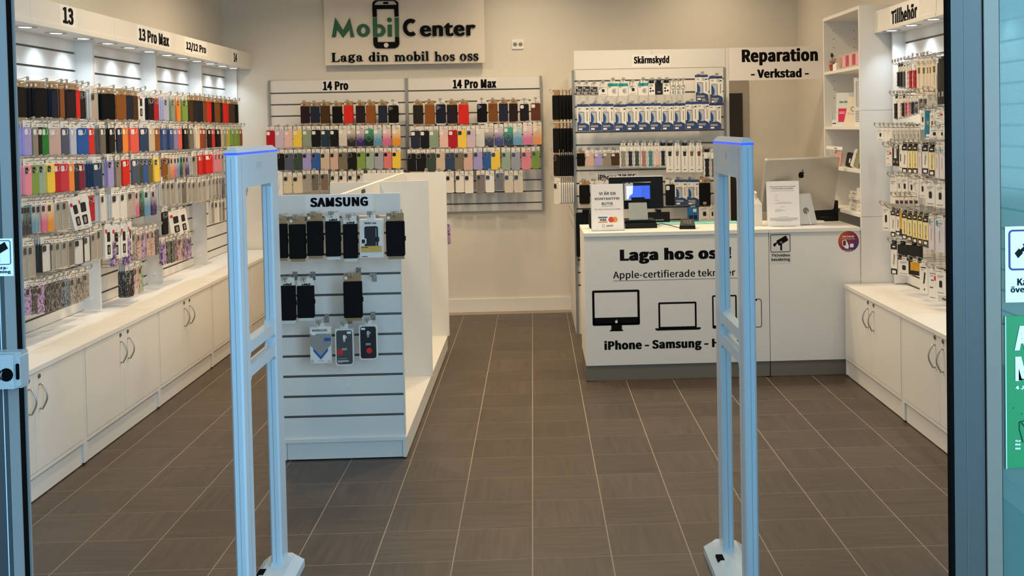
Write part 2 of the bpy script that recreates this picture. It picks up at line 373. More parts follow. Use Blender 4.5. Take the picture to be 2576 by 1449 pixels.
    if c in ('whiteprint', 'reddot', 'phoneprint', 'offwhite', 'lightgrey', 'greybox', 'lilacbox'):
        R_(-.030, .026, -.024, -.018, 1 if c != 'phoneprint' else 0); R_(-.030, .006, -.036, -.032, 1, F*.7)
        if c == 'whiteprint': R_(-.012, .016, -.110, -.056, 0, F, .008); R_(-.03, .03, -.155, -.148, 1)
        if c == 'reddot': q.prism(disc(.022, -.045, .014, 12), F, 0, 2); R_(-.02, .006, -.06, -.055, 0); R_(-.03, 0, -.10, -.095, 0); R_(-.03, .02, -.155, -.150, 1)
        if c == 'phoneprint': q.prism([(-.006, -.115), (.010, -.11), (.022, -.05), (.008, -.046)], F, 0, 0); R_(.002, .014, -.150, -.140, 0)
        if c == 'lilacbox': R_(-.034, -.018, -.03, -.006, 8, F*2); R_(-.006, .002, -.12, -.06, 1)
        if c == 'greybox': R_(-.018, .018, -.12, -.06, 1, F*.6)
    elif c in ('yellowwhite', 'blackwhite'):
        R_(-w_, w_, -.030, 0, 0); R_(-w_, w_, -h_, -.138, 0); R_(-.026, .026, -.165, -.148, 3, F*2); R_(-.02, .02, -.018, -.010, 3, F*2)
        if c == 'yellowwhite': R_(-.006, -.003, -.12, -.05, 0); R_(.008, .011, -.11, -.05, 0); q.prism(disc(0, -.122, .012, 12), F, 0, 0); q.prism(disc(0, -.124, .009, 12), F*2, 0, 9)
        else: q.prism([(-.014, -.11), (.002, -.12), (.018, -.062), (-.002, -.050)], F, 0, 1)
    elif c == 'tealpack': R_(-w_, w_, -.040, .0, 8); R_(-.034, -.022, -.06, -.046, 8); R_(-.006, .014, -.12, -.09, 1); R_(.0, .03, -.14, -.07, 6, F*.5)
    elif c == 'darkpack': R_(-.04, -.02, -.045, -.015, 3); R_(-.02, .03, -.08, -.05, 1); R_(-.04, .04, -.165, -.1, 1, F*.5); R_(.008, .03, -.15, -.115, 0)
    elif c == 'lenspack':
        R_(-.04, .04, -.16, -.05, 3, F, .01)
        for x, z in ((-.018, -.075), (-.018, -.115), (.016, -.11)): q.prism(disc(x, z, .014, 12), F*2, 0, 0)
    elif c == 'clearring':
        q.prism(disc(0, -.06, .030, 16), -.004, 0, 1); q.prism(disc(0, -.06, .018, 16), -.005, 0, 3); q.prism(disc(.004, -.125, .028, 16), -.004, 0, 6); q.prism(disc(.004, -.125, .014, 12), -.005, 0, 1)
    elif c == 'darklabel': R_(-.036, .036, -.16, -.05, 0); R_(-.02, .02, -.08, -.06, 2, F*2)
    elif c == 'bluepack': R_(.0, .03, -.06, -.02, 3); R_(-.035, .0, -.15, -.10, 0); R_(.008, .036, -.15, -.10, 0)
    elif c == 'teal': R_(-.03, .03, -.165, -.15, 3, F*.6)
    elif c == 'yellowbox': R_(-w_, w_, -h_, -.12, 0)
    elif c == 'black': R_(-.02, .02, -.14, -.12, 1, F*.5)
    else: R_(-.02, .02, -.03, -.02, 1)
    return b.mesh('package_body', [body, side]), q.mesh('printed_front', mats)
def m_tab(c):
    b = MB(); d = c in ('black', 'blackwhite', 'yellowwhite', 'lenspack', 'blackstrap')
    b.box(-.018, .018, .004, .006, -.004, .022); return b.mesh('hang_tab', BLACK if d else CARD)
NAMES = dict(S='silicone_case', W='wallet_case', V='wallet_case', C='clear_case', G='gradient_case', M='marbled_case', B='boxed_case', K='product_box', T='watch_strap_pack', L='watch_strap_box', P='screen_protector_box')
KW = dict(S='silicone case', W='wallet case', V='wallet case', C='case', G='case', M='case', B='case box', K='box', T='watch strap', L='box', P='screen protector box')
CATS = dict(K='box', T='watch strap', L='watch strap', P='screen protector')
ORD = 'first second third fourth fifth sixth seventh eighth ninth tenth eleventh twelfth thirteenth fourteenth fifteenth sixteenth seventeenth eighteenth nineteenth twentieth'.split()
ORD += ['twenty-'+x for x in ORD[:9]]+['thirtieth']+['thirty-'+x for x in ORD[:9]]
def colour(c): return WORDS.get(c, c)
def item(k, c, loc, w_, h_, rz, tilt, label, group, front=True, white=True, whitecard=False, loop=False):
    t = thing(NAMES[k], label, CATS.get(k, 'phone case'), loc, rz, group)
    t.rotation_euler = (0, R(tilt), rz)
    if k in 'SCGMWV':
        sc = (w_/.078 if k not in 'WV' else w_/.082, 1, h_/(.148 if k not in 'WV' else .15))
        put(cached(('sh', k, c), lambda: m_shell(k, c)), 'case_shell', t, scale=sc)
        put(cached(('card', k, whitecard), lambda: m_card(k, whitecard)), 'hang_card', t, scale=(sc[0], 1, sc[2]))
        if k in 'WV': put(cached(('foot', whitecard or k == 'V'), lambda: m_foot(whitecard or k == 'V')), 'card_foot', t, scale=(sc[0], 1, sc[2]))
        if front and k != 'W':
            put(cached(('cam', k, white), lambda: m_cam(k, white)), 'camera_opening', t, scale=sc)
            if k == 'G': put(cached('ring', m_ring), 'magnet_ring', t, scale=sc)
            if loop: put(cached('loop', m_loop), 'plastic_loop', t)
    else:
        bm, pm = cached(('bx', k, c), lambda: m_box(k, c)); sc = (w_/BW, 1, h_/BH)
        put(bm, 'package_body', t, scale=sc)
        if k != 'P': put(cached(('tab', c in ('black', 'blackwhite', 'yellowwhite', 'lenspack', 'blackstrap')), lambda: m_tab(c)), 'hang_tab', t)
        if front: put(pm, 'watch_strap' if k == 'T' else 'printed_front', t, scale=sc)
    return t
def m_hook(L_):
    b = MB(); b.box(-.012, .012, -.002, .004, -.02, .022); r_ = .0022
    b.tube([(0, 0, 0), (0, -L_+.02, 0), (0, -L_+.005, .004), (0, -L_-.004, .022)], r_, 6)
    b.tube([(0, 0, .016), (0, -L_+.03, .018), (0, -L_, .03)], r_*.8, 5)
    b.box(-.013, .013, -L_-.0015, -L_, .012, .030, 1)
    return b.mesh('hook', [CHROME, mat('tag_clear', 'a39e98', .25)])
def depth_of(k): return {'S': .0125, 'C': .0125, 'G': .0125, 'M': .0125, 'W': .021, 'V': .021, 'B': .022, 'K': .032, 'T': .018, 'L': .024, 'P': .024}[k]
# each slatwall root takes its own hooks: root_of(world point) gives the slatwall thing
def hang(table, hookdir, wallpos, root_of, namer, groupname, white_of, loop=False, maxdepth=.2):
    """hookdir: unit vector of the hooks (out of the wall); wallpos(v) gives the distance from item to wall along it"""
    seen = {}
    rows = [r_.split() for r_ in table.strip().split(';')]
    for q in rows:
        ri, k, c = int(q[0]), q[1], q[2]; x, y, z, w_, h_, ang = map(float, q[3:9]); n = int(q[9]); tilt = float(q[10])
        key = namer(ri, x, y); seen[key] = seen.get(key, 0)+1; num = seen[key]
        dist = wallpos(x, y); sp = depth_of(k)/max(.45, abs(math.cos(R(ang)-math.atan2(hookdir[0], -hookdir[1]))))
        n = min(n, max(1, int((dist-.012)/sp)))
        for i in range(n):
            px, py = x-hookdir[0]*sp*i, y-hookdir[1]*sp*i
            pos = '' if n == 1 else (', frontmost' if i == 0 else ', %s behind frontmost' % ORD[i-1] if n > 2 else ', behind frontmost')
            label = '%s %s%s, %s hook of %s' % (colour(c), KW[k], pos, ORD[num-1], key)
            item(k, c, (px, py, z), w_, h_, R(ang)+(random.uniform(-.03, .03) if i else 0), tilt, label, groupname(ri),
                 front=(i == 0), white=white_of(ri, c), whitecard=(c == 'holdblack'), loop=loop and k == 'S')
        root = root_of(x, y)
        L_ = round(dist+.03, 2); hz = z+(.02 if k in 'SCGMWV' else .012)
        me = cached(('hook', L_), lambda: m_hook(L_))
        wp = Vector((x-hookdir[0]*dist, y-hookdir[1]*dist, hz)); ang_h = math.atan2(hookdir[0], -hookdir[1])
        o = put(me, 'hook', root); M_ = root_matrix(root).inverted() @ (Matrix.Translation(wp) @ Matrix.Rotation(ang_h, 4, 'Z')); o.matrix_basis = M_
def root_matrix(o): return Matrix.Translation(o.location) @ o.rotation_euler.to_matrix().to_4x4()

# ------------------------------------------------------------ item tables: row kind colour x y z(top) width height heading count tilt
LEFT_ITEMS='''
0 W black -2.44 4.971 1.872 0.084 0.144 89 2 0;0 W black -2.44 5.165 1.875 0.084 0.147 78 3 0;0 W navy -2.44 5.324 1.877 0.084 0.148 87 2 0;0 W tan -2.44 5.382 1.878 0.084 0.148 92 1 0;0 W plum -2.44 5.499 1.88 0.084 0.15 80 2 0;0 W red -2.44 5.567 1.878 0.084 0.15 90 1 0;0 S black -2.44 5.64 1.876 0.078 0.151 92 1 0;0 C taupeclear -2.44 5.784 1.873 0.078 0.151 84 3 0;0 W black -2.44 5.977 1.873 0.084 0.149 57 2 0;0 W tan -2.44 6.159 1.873 0.084 0.147 72 1 0;0 W inkblue -2.44 6.27 1.873 0.084 0.146 77 1 0;0 W darkbrown -2.44 6.379 1.872 0.084 0.145 92 1 0;0 B white -2.44 6.46 1.893 0.041 0.164 62 1 0;0 S black -2.44 6.632 1.869 0.078 0.144 86 2 0;0 S crimson -2.44 6.725 1.867 0.078 0.143 88 1 0;0 S lavender -2.44 6.909 1.868 0.078 0.145 88 4 0;0 S sage -2.44 7.038 1.869 0.078 0.148 92 3 0;0 S orange -2.44 7.144 1.87 0.078 0.15 92 2 0;0 S lime -2.44 7.277 1.872 0.078 0.152 82 3 0;0 W darkbrown -2.44 7.399 1.873 0.084 0.154 89 1 0;0 W charcoal -2.44 7.507 1.874 0.084 0.156 83 2 0;0 W navy -2.44 7.614 1.874 0.084 0.157 86 1 0;0 W brown -2.44 7.71 1.874 0.084 0.156 88 1 0;0 W red -2.44 7.809 1.873 0.084 0.156 85 1 0;0 W black -2.44 7.9 1.872 0.084 0.155 91 1 0;0 W brown -2.44 8.009 1.872 0.084 0.155 77 1 0;0 W charcoal -2.44 8.105 1.871 0.084 0.154 88 1 0;0 W red -2.44 8.23 1.87 0.084 0.154 78 2 0;0 W umber -2.44 8.391 1.869 0.084 0.153 72 1 0;0 W black -2.44 8.508 1.868 0.084 0.152 79 1 0;1 S lilac -2.44 5.02 1.681 0.078 0.14 92 4 0;1 S taupe -2.44 5.105 1.68 0.078 0.141 92 2 0;1 S black -2.44 5.16 1.68 0.078 0.142 92 1 0;1 S green -2.44 5.197 1.679 0.078 0.142 92 1 0;1 S pinksand -2.44 5.3 1.678 0.078 0.144 69 1 0;1 S slate -2.44 5.418 1.677 0.078 0.145 86 1 0;1 S paleblue -2.44 5.51 1.677 0.078 0.145 92 1 0;1 S blue -2.44 5.628 1.676 0.078 0.146 67 1 0;1 S red -2.44 5.733 1.675 0.078 0.146 92 1 0;1 S ash -2.44 5.885 1.676 0.078 0.148 92 3 0;1 S black -2.44 6.012 1.676 0.078 0.15 89 2 0;1 S inkblue -2.44 6.123 1.676 0.078 0.152 90 1 0;1 S orange -2.44 6.2 1.677 0.078 0.154 89 1 0;1 S coral -2.44 6.347 1.677 0.078 0.156 73 2 0;1 S navyblue -2.44 6.505 1.676 0.078 0.153 69 2 0;1 S beige -2.44 6.629 1.674 0.078 0.15 82 1 0;1 S tan -2.44 6.73 1.673 0.078 0.147 88 1 0;1 S denim -2.44 6.856 1.672 0.078 0.144 92 3 0;1 S denim -2.44 6.991 1.671 0.078 0.144 92 3 0;1 S purple -2.44 7.076 1.671 0.078 0.145 87 1 0;1 S coral -2.44 7.155 1.671 0.078 0.145 91 1 0;1 S black -2.44 7.277 1.671 0.078 0.146 90 2 0;1 S olivegrey -2.44 7.399 1.671 0.078 0.147 88 2 0;1 S cream -2.44 7.529 1.671 0.078 0.148 87 1 0;1 S brick -2.44 7.61 1.67 0.078 0.147 92 1 0;1 S brown -2.44 7.687 1.669 0.078 0.146 88 1 0;1 S black -2.44 7.81 1.667 0.078 0.143 88 1 0;1 S red -2.44 7.896 1.666 0.078 0.141 92 1 0;1 S black -2.44 8.03 1.664 0.078 0.139 84 2 0;1 S beige -2.44 8.117 1.664 0.078 0.139 91 1 0;1 S sage -2.44 8.2 1.664 0.078 0.139 92 1 0;1 S mustard -2.44 8.269 1.664 0.078 0.139 88 1 0;1 S lime -2.44 8.411 1.663 0.078 0.139 92 2 0;1 S lime -2.44 8.54 1.663 0.078 0.139 84 2 0;1 S tan -2.44 8.633 1.663 0.078 0.14 89 1 0;2 S pink -2.44 5.011 1.495 0.078 0.144 92 3 0;2 S lime -2.44 5.084 1.495 0.078 0.145 90 1 0;2 S mint -2.44 5.153 1.495 0.078 0.146 92 1 0;2 S yellow -2.44 5.244 1.494 0.078 0.147 87 1 0;2 S crimson -2.44 5.315 1.492 0.078 0.147 92 1 0;2 S rosered -2.44 5.395 1.49 0.078 0.146 83 1 0;2 S orange -2.44 5.48 1.487 0.078 0.146 92 1 0;2 S inkblue -2.44 5.544 1.485 0.078 0.145 92 1 0;2 S wine -2.44 5.599 1.483 0.078 0.145 92 1 0;2 S navyblue -2.44 5.802 1.48 0.078 0.146 77 4 0;2 S lilac -2.44 5.978 1.489 0.078 0.156 88 2 0;2 S taupe -2.44 6.088 1.487 0.078 0.157 92 2 0;2 S red -2.44 6.2 1.486 0.078 0.158 80 1 0;2 S slate -2.44 6.351 1.484 0.078 0.159 77 1 0;2 S deepgreen -2.44 6.44 1.482 0.078 0.16 92 1 0;2 S blue -2.44 6.505 1.481 0.078 0.161 91 1 0;2 S olive -2.44 6.589 1.48 0.078 0.159 89 1 0;2 S yellow -2.44 6.703 1.479 0.078 0.154 86 2 0;2 S tan -2.44 6.851 1.476 0.078 0.148 83 1 0;2 C clear -2.44 6.929 1.475 0.078 0.145 92 1 0;2 G orangegrad -2.44 6.982 1.474 0.078 0.143 92 1 0;2 G pinkgrad -2.44 7.051 1.474 0.078 0.141 92 1 0;2 G bluegrad -2.44 7.11 1.474 0.078 0.142 92 1 0;2 G greengrad -2.44 7.17 1.474 0.078 0.142 92 1 0;2 C clear -2.44 7.227 1.474 0.078 0.143 92 2 0;2 G purplegrad -2.44 7.289 1.474 0.078 0.143 92 1 0;2 C clear -2.44 7.442 1.474 0.078 0.144 83 3 0;2 S red -2.44 7.574 1.474 0.078 0.145 87 3 0;2 S red -2.44 7.773 1.474 0.078 0.146 63 3 0;2 S pink -2.44 7.947 1.474 0.078 0.146 92 2 0;2 S pink -2.44 8.033 1.475 0.078 0.146 89 2 0;2 C clear -2.44 8.114 1.473 0.078 0.147 92 1 0;3 G purplegrad -2.44 4.952 1.305 0.078 0.143 92 1 0;3 G greengrad -2.44 4.982 1.304 0.078 0.143 92 1 0;3 G inkgrad -2.44 5.01 1.303 0.078 0.142 92 1 0;3 G bluegrad -2.44 5.065 1.301 0.078 0.142 92 1 0;3 C clear -2.44 5.111 1.299 0.078 0.141 92 1 0;3 G pinkgrad -2.44 5.165 1.298 0.078 0.141 92 1 0;3 G orangegrad -2.44 5.228 1.296 0.078 0.144 92 1 0;3 C clear -2.44 5.321 1.295 0.078 0.149 92 2 0;3 C clear -2.44 5.388 1.295 0.078 0.15 92 2 0;3 B white -2.44 5.475 1.301 0.064 0.171 67 1 -14;3 B white -2.44 5.578 1.311 0.084 0.18 66 1 -8;3 S crimson -2.44 5.646 1.303 0.078 0.141 92 1 0;3 S crimson -2.44 5.711 1.303 0.078 0.143 92 1 0;3 C offwhite -2.44 5.862 1.297 0.078 0.155 92 3 0;3 C offwhite -2.44 6.036 1.29 0.078 0.167 76 3 0;3 C offwhite -2.44 6.149 1.289 0.078 0.163 84 1 0;3 C taupeclear -2.44 6.267 1.288 0.078 0.158 78 1 0;3 G pinkgrad -2.44 6.36 1.285 0.078 0.158 92 1 0;3 G greengrad -2.44 6.427 1.283 0.078 0.159 92 1 0;3 G bluegrad -2.44 6.523 1.28 0.078 0.16 83 1 0;3 G purplegrad -2.44 6.634 1.276 0.078 0.161 88 1 0;3 C clear -2.44 6.811 1.315 0.078 0.157 92 3 0;3 C clear -2.44 6.9 1.311 0.078 0.156 92 1 0;3 C clear -2.44 6.986 1.307 0.078 0.155 86 1 0;3 C clear -2.44 7.111 1.301 0.078 0.153 92 2 0;3 C smoke -2.44 7.203 1.297 0.078 0.152 82 1 0;3 C clear -2.44 7.323 1.291 0.078 0.15 92 2 0;3 C clear -2.44 7.421 1.287 0.078 0.149 85 2 0;3 C taupeclear -2.44 7.548 1.283 0.078 0.15 91 2 0;3 C taupeclear -2.44 7.653 1.285 0.078 0.155 89 1 0;3 C clear -2.44 7.779 1.288 0.078 0.162 92 2 0;3 C clear -2.44 7.875 1.29 0.078 0.167 92 2 0;3 C smoke -2.44 7.954 1.289 0.078 0.166 92 1 0;3 C clear -2.44 8.03 1.287 0.078 0.164 92 1 0;3 G inkgrad -2.44 8.112 1.285 0.078 0.163 91 1 0;3 C clear -2.44 8.706 1.272 0.078 0.15 64 1 0;4 C clear -2.44 4.967 1.111 0.078 0.157 92 1 0;4 C clear -2.44 5.018 1.107 0.078 0.154 92 2 0;4 C darkframe -2.44 5.168 1.099 0.078 0.143 83 5 0;4 C clear -2.44 5.235 1.095 0.078 0.139 92 1 0;4 C clear -2.44 5.302 1.091 0.078 0.136 92 1 0;4 C clear -2.44 5.376 1.088 0.078 0.135 92 1 0;4 C smoke -2.44 5.445 1.085 0.078 0.135 92 1 0;4 C darkframe -2.44 5.534 1.081 0.078 0.137 78 1 0;4 C darkframe -2.44 5.635 1.086 0.078 0.141 89 1 0;4 C clear -2.44 5.723 1.094 0.078 0.151 92 1 0;4 C clear -2.44 5.799 1.104 0.078 0.167 88 1 0;4 B white -2.44 5.912 1.119 0.052 0.192 65 1 0;4 B white -2.44 6.018 1.107 0.059 0.195 64 2 0;4 B white -2.44 6.133 1.101 0.048 0.192 64 1 0;4 B white -2.44 6.224 1.104 0.035 0.192 71 1 0;4 M greymarble -2.44 6.287 1.034 0.078 0.164 92 2 0;4 M pinkmarble -2.44 6.368 1.023 0.078 0.161 92 2 0;4 M purplemarble -2.44 6.439 1.021 0.078 0.161 92 1 0;4 M pinkmarble -2.44 6.522 1.02 0.078 0.162 92 2 0;4 M pinkmarble -2.44 6.596 1.018 0.078 0.162 92 1 0;4 M blackmarble -2.44 6.669 1.018 0.078 0.162 92 1 0;4 S black -2.44 6.828 1.121 0.078 0.153 83 1 0;4 B white -2.44 6.992 1.108 0.102 0.165 60 1 -8;4 B white -2.44 7.134 1.107 0.076 0.165 60 1 -10;4 C clear -2.44 7.83 1.115 0.078 0.169 90 2 0;4 C offwhite -2.44 7.928 1.109 0.078 0.165 85 1 0;4 C clear -2.44 8.018 1.103 0.078 0.161 92 1 0;4 C smoke -2.44 8.099 1.098 0.078 0.158 92 1 0;4 S black -2.44 8.64 1.075 0.078 0.147 81 1 0;5 M purplemarble -2.44 6.015 1.019 0.078 0.149 92 2 0;5 M purplemarble -2.44 6.181 1.013 0.078 0.158 80 1 0;6 M purplemarble -2.44 4.981 0.91 0.078 0.135 91 1 0;6 M blackmarble -2.44 5.042 0.904 0.078 0.136 92 1 0;6 M purplemarble -2.44 5.096 0.898 0.078 0.138 90 1 0;6 M blackmarble -2.44 5.176 0.895 0.078 0.142 92 1 0;6 M blackmarble -2.44 5.227 0.895 0.078 0.145 92 1 0;6 M blackmarble -2.44 5.279 0.895 0.078 0.149 92 1 0;6 M bluemarble -2.44 5.353 0.892 0.078 0.147 87 1 0;6 M greymarble -2.44 5.451 0.886 0.078 0.142 91 1 0;6 M greymarble -2.44 5.532 0.882 0.078 0.139 92 2 0;6 M greymarble -2.44 5.608 0.887 0.078 0.138 92 1 0;6 M blackmarble -2.44 6.206 0.818 0.078 0.161 78 4 0;6 M pinkmarble -2.44 6.305 0.824 0.078 0.161 92 1 0;6 M greenmarble -2.44 6.378 0.821 0.078 0.165 90 1 0;6 M purplemarble -2.44 6.79 0.92 0.078 0.148 92 2 0;6 M blackmarble -2.44 6.875 0.919 0.078 0.148 92 2 0;6 M blackmarble -2.44 6.958 0.916 0.078 0.15 92 1 0;6 M pinkmarble -2.44 7.094 0.912 0.078 0.152 85 2 0;6 M purplemarble -2.44 7.186 0.908 0.078 0.153 92 2 0;6 M purplemarble -2.44 7.28 0.901 0.078 0.155 88 2 0
'''
RIGHT_ITEMS='''
0 T black 2.17 5.981 1.949 0.045 0.127 -92 1 0;0 T black 2.17 5.939 1.95 0.045 0.133 -92 1 0;0 T slate 2.17 5.891 1.951 0.045 0.139 -91 1 0;0 T offwhite 2.17 5.841 1.952 0.045 0.146 -91 1 0;0 T crimson 2.17 5.788 1.954 0.045 0.152 -92 2 0;0 T crimson 2.17 5.724 1.955 0.045 0.161 -86 2 0;0 L beigestrap 2.17 5.662 1.965 0.035 0.191 -66 1 0;0 L beigestrap 2.17 5.592 1.961 0.035 0.189 -67 1 0;0 L beigestrap 2.17 5.536 1.959 0.035 0.189 -91 1 0;0 L beigestrap 2.17 5.499 1.959 0.035 0.19 -88 1 0;0 L beigestrap 2.17 5.447 1.96 0.035 0.188 -69 1 0;0 K black 2.17 5.383 1.934 0.045 0.22 -92 1 0;0 K black 2.17 5.338 1.944 0.045 0.231 -84 1 0;1 T black 2.17 6.03 1.767 0.045 0.135 -87 1 0;1 T offwhite 2.17 5.964 1.765 0.045 0.126 -81 1 0;1 T black 2.17 5.909 1.764 0.045 0.12 -92 1 0;1 T rose 2.17 5.867 1.763 0.045 0.115 -92 1 0;1 T pink 2.17 5.82 1.762 0.045 0.109 -91 1 0;1 T inkblue 2.17 5.765 1.76 0.045 0.102 -92 1 0;1 T slate 2.17 5.711 1.759 0.045 0.095 -86 1 0;1 T smoke 2.17 5.642 1.769 0.045 0.08 -90 2 0;1 T smoke 2.17 5.581 1.767 0.045 0.079 -87 2 0;1 K lightgrey 2.17 5.513 1.774 0.045 0.069 -76 1 0;1 K lightgrey 2.17 5.442 1.771 0.045 0.068 -77 1 0;1 K teal 2.17 5.533 1.683 0.051 0.148 -63 1 0;1 K whiteprint 2.17 5.615 1.677 0.045 0.088 -78 1 0;1 K whiteprint 2.17 5.481 1.669 0.045 0.132 -80 1 0;1 K reddot 2.17 5.38 1.676 0.06 0.068 -64 1 0;2 K whiteprint 2.17 6.31 1.579 0.046 0.072 -60 1 0;2 K offwhite 2.17 6.216 1.579 0.045 0.073 -82 1 0;2 K offwhite 2.17 6.143 1.579 0.045 0.073 -79 1 0;2 K greybox 2.17 6.061 1.577 0.045 0.076 -80 1 0;2 K greybox 2.17 5.988 1.577 0.045 0.075 -81 1 0;2 K greybox 2.17 5.917 1.577 0.045 0.075 -88 1 0;2 K greybox 2.17 5.853 1.577 0.045 0.074 -88 1 0;2 K greybox 2.17 5.791 1.578 0.045 0.073 -88 1 0;2 K greybox 2.17 5.73 1.578 0.045 0.072 -89 1 0;2 K greybox 2.17 5.679 1.578 0.045 0.072 -87 1 0;2 K whiteprint 2.17 5.454 1.583 0.064 0.056 -64 1 0;2 K whiteprint 2.17 5.35 1.583 0.045 0.055 -78 1 0;3 K reddot 2.17 6.161 1.46 0.048 0.104 -60 1 0;3 K black 2.17 6.072 1.467 0.045 0.108 -86 1 0;3 K black 2.17 6.018 1.463 0.045 0.104 -87 1 0;3 K offwhite 2.17 6.027 1.482 0.045 0.076 -70 1 0;3 K whiteprint 2.17 5.962 1.481 0.045 0.143 -90 1 0;3 K blackwhite 2.17 5.898 1.484 0.045 0.16 -72 1 0;3 K yellowwhite 2.17 5.813 1.484 0.045 0.158 -76 1 0;3 K yellowwhite 2.17 5.733 1.485 0.045 0.156 -77 1 0;3 K lilacbox 2.17 5.665 1.489 0.045 0.172 -87 1 0;3 K blackwhite 2.17 5.584 1.484 0.045 0.148 -69 1 0;3 K yellowwhite 2.17 5.491 1.483 0.045 0.154 -73 1 0;3 K lilacbox 2.17 5.42 1.489 0.045 0.171 -86 1 0;3 K lilacbox 2.17 5.353 1.49 0.045 0.173 -78 1 0;4 K offwhite 2.17 6.084 1.282 0.053 0.151 -61 2 0;4 K whiteprint 2.17 5.99 1.292 0.045 0.099 -87 1 0;4 K whiteprint 2.17 5.902 1.294 0.049 0.098 -62 1 0;4 K whiteprint 2.17 5.793 1.295 0.045 0.101 -69 1 0;4 K offwhite 2.17 5.729 1.286 0.047 0.102 -62 1 0;4 K whiteprint 2.17 5.628 1.294 0.045 0.096 -68 1 0;4 K whiteprint 2.17 5.518 1.278 0.064 0.118 -63 1 0;4 K whiteprint 2.17 5.384 1.281 0.06 0.119 -64 1 0;4 K darklabel 2.17 6.026 1.164 0.045 0.031 -80 1 0;4 K darklabel 2.17 5.953 1.169 0.045 0.031 -81 1 0;4 K darklabel 2.17 5.876 1.174 0.045 0.03 -82 1 0;4 K darklabel 2.17 5.801 1.18 0.045 0.03 -82 1 0;4 K darklabel 2.17 5.725 1.185 0.045 0.029 -80 1 0;5 K whiteprint 2.17 6.225 1.098 0.052 0.145 -60 1 0;5 K offwhite 2.17 6.138 1.093 0.045 0.141 -92 1 0;5 K blackwhite 2.17 6.1 1.086 0.045 0.157 -76 1 0;5 K blackwhite 2.17 6.016 1.084 0.045 0.138 -74 1 0;5 K yellowbox 2.17 5.967 1.088 0.045 0.142 -90 1 0;5 K yellowwhite 2.17 5.912 1.085 0.045 0.15 -75 1 0;5 K yellowwhite 2.17 5.83 1.083 0.045 0.15 -76 1 0;5 K yellowwhite 2.17 5.747 1.09 0.045 0.159 -80 1 0;5 K yellowwhite 2.17 5.669 1.092 0.045 0.159 -81 1 0;5 K yellowwhite 2.17 5.588 1.091 0.045 0.155 -75 1 0;5 K lilacbox 2.17 5.506 1.096 0.045 0.174 -73 1 0;5 K lilacbox 2.17 5.391 1.097 0.063 0.177 -64 1 0;6 K blackwhite 2.17 6.09 0.885 0.047 0.183 -61 1 0;6 K black 2.17 5.946 0.897 0.072 0.174 -61 1 0;6 K black 2.17 5.767 0.913 0.079 0.169 -62 1 0;6 K whiteprint 2.17 5.928 0.807 0.084 0.087 -61 1 0;6 K yellowbox 2.17 5.756 0.818 0.062 0.068 -62 1 0;7 K phoneprint 2.17 5.623 0.827 0.057 0.167 -63 1 0;7 K reddot 2.17 5.488 0.813 0.067 0.17 -64 1 0;7 K whiteprint 2.17 5.387 0.807 0.063 0.116 -64 1 0
'''
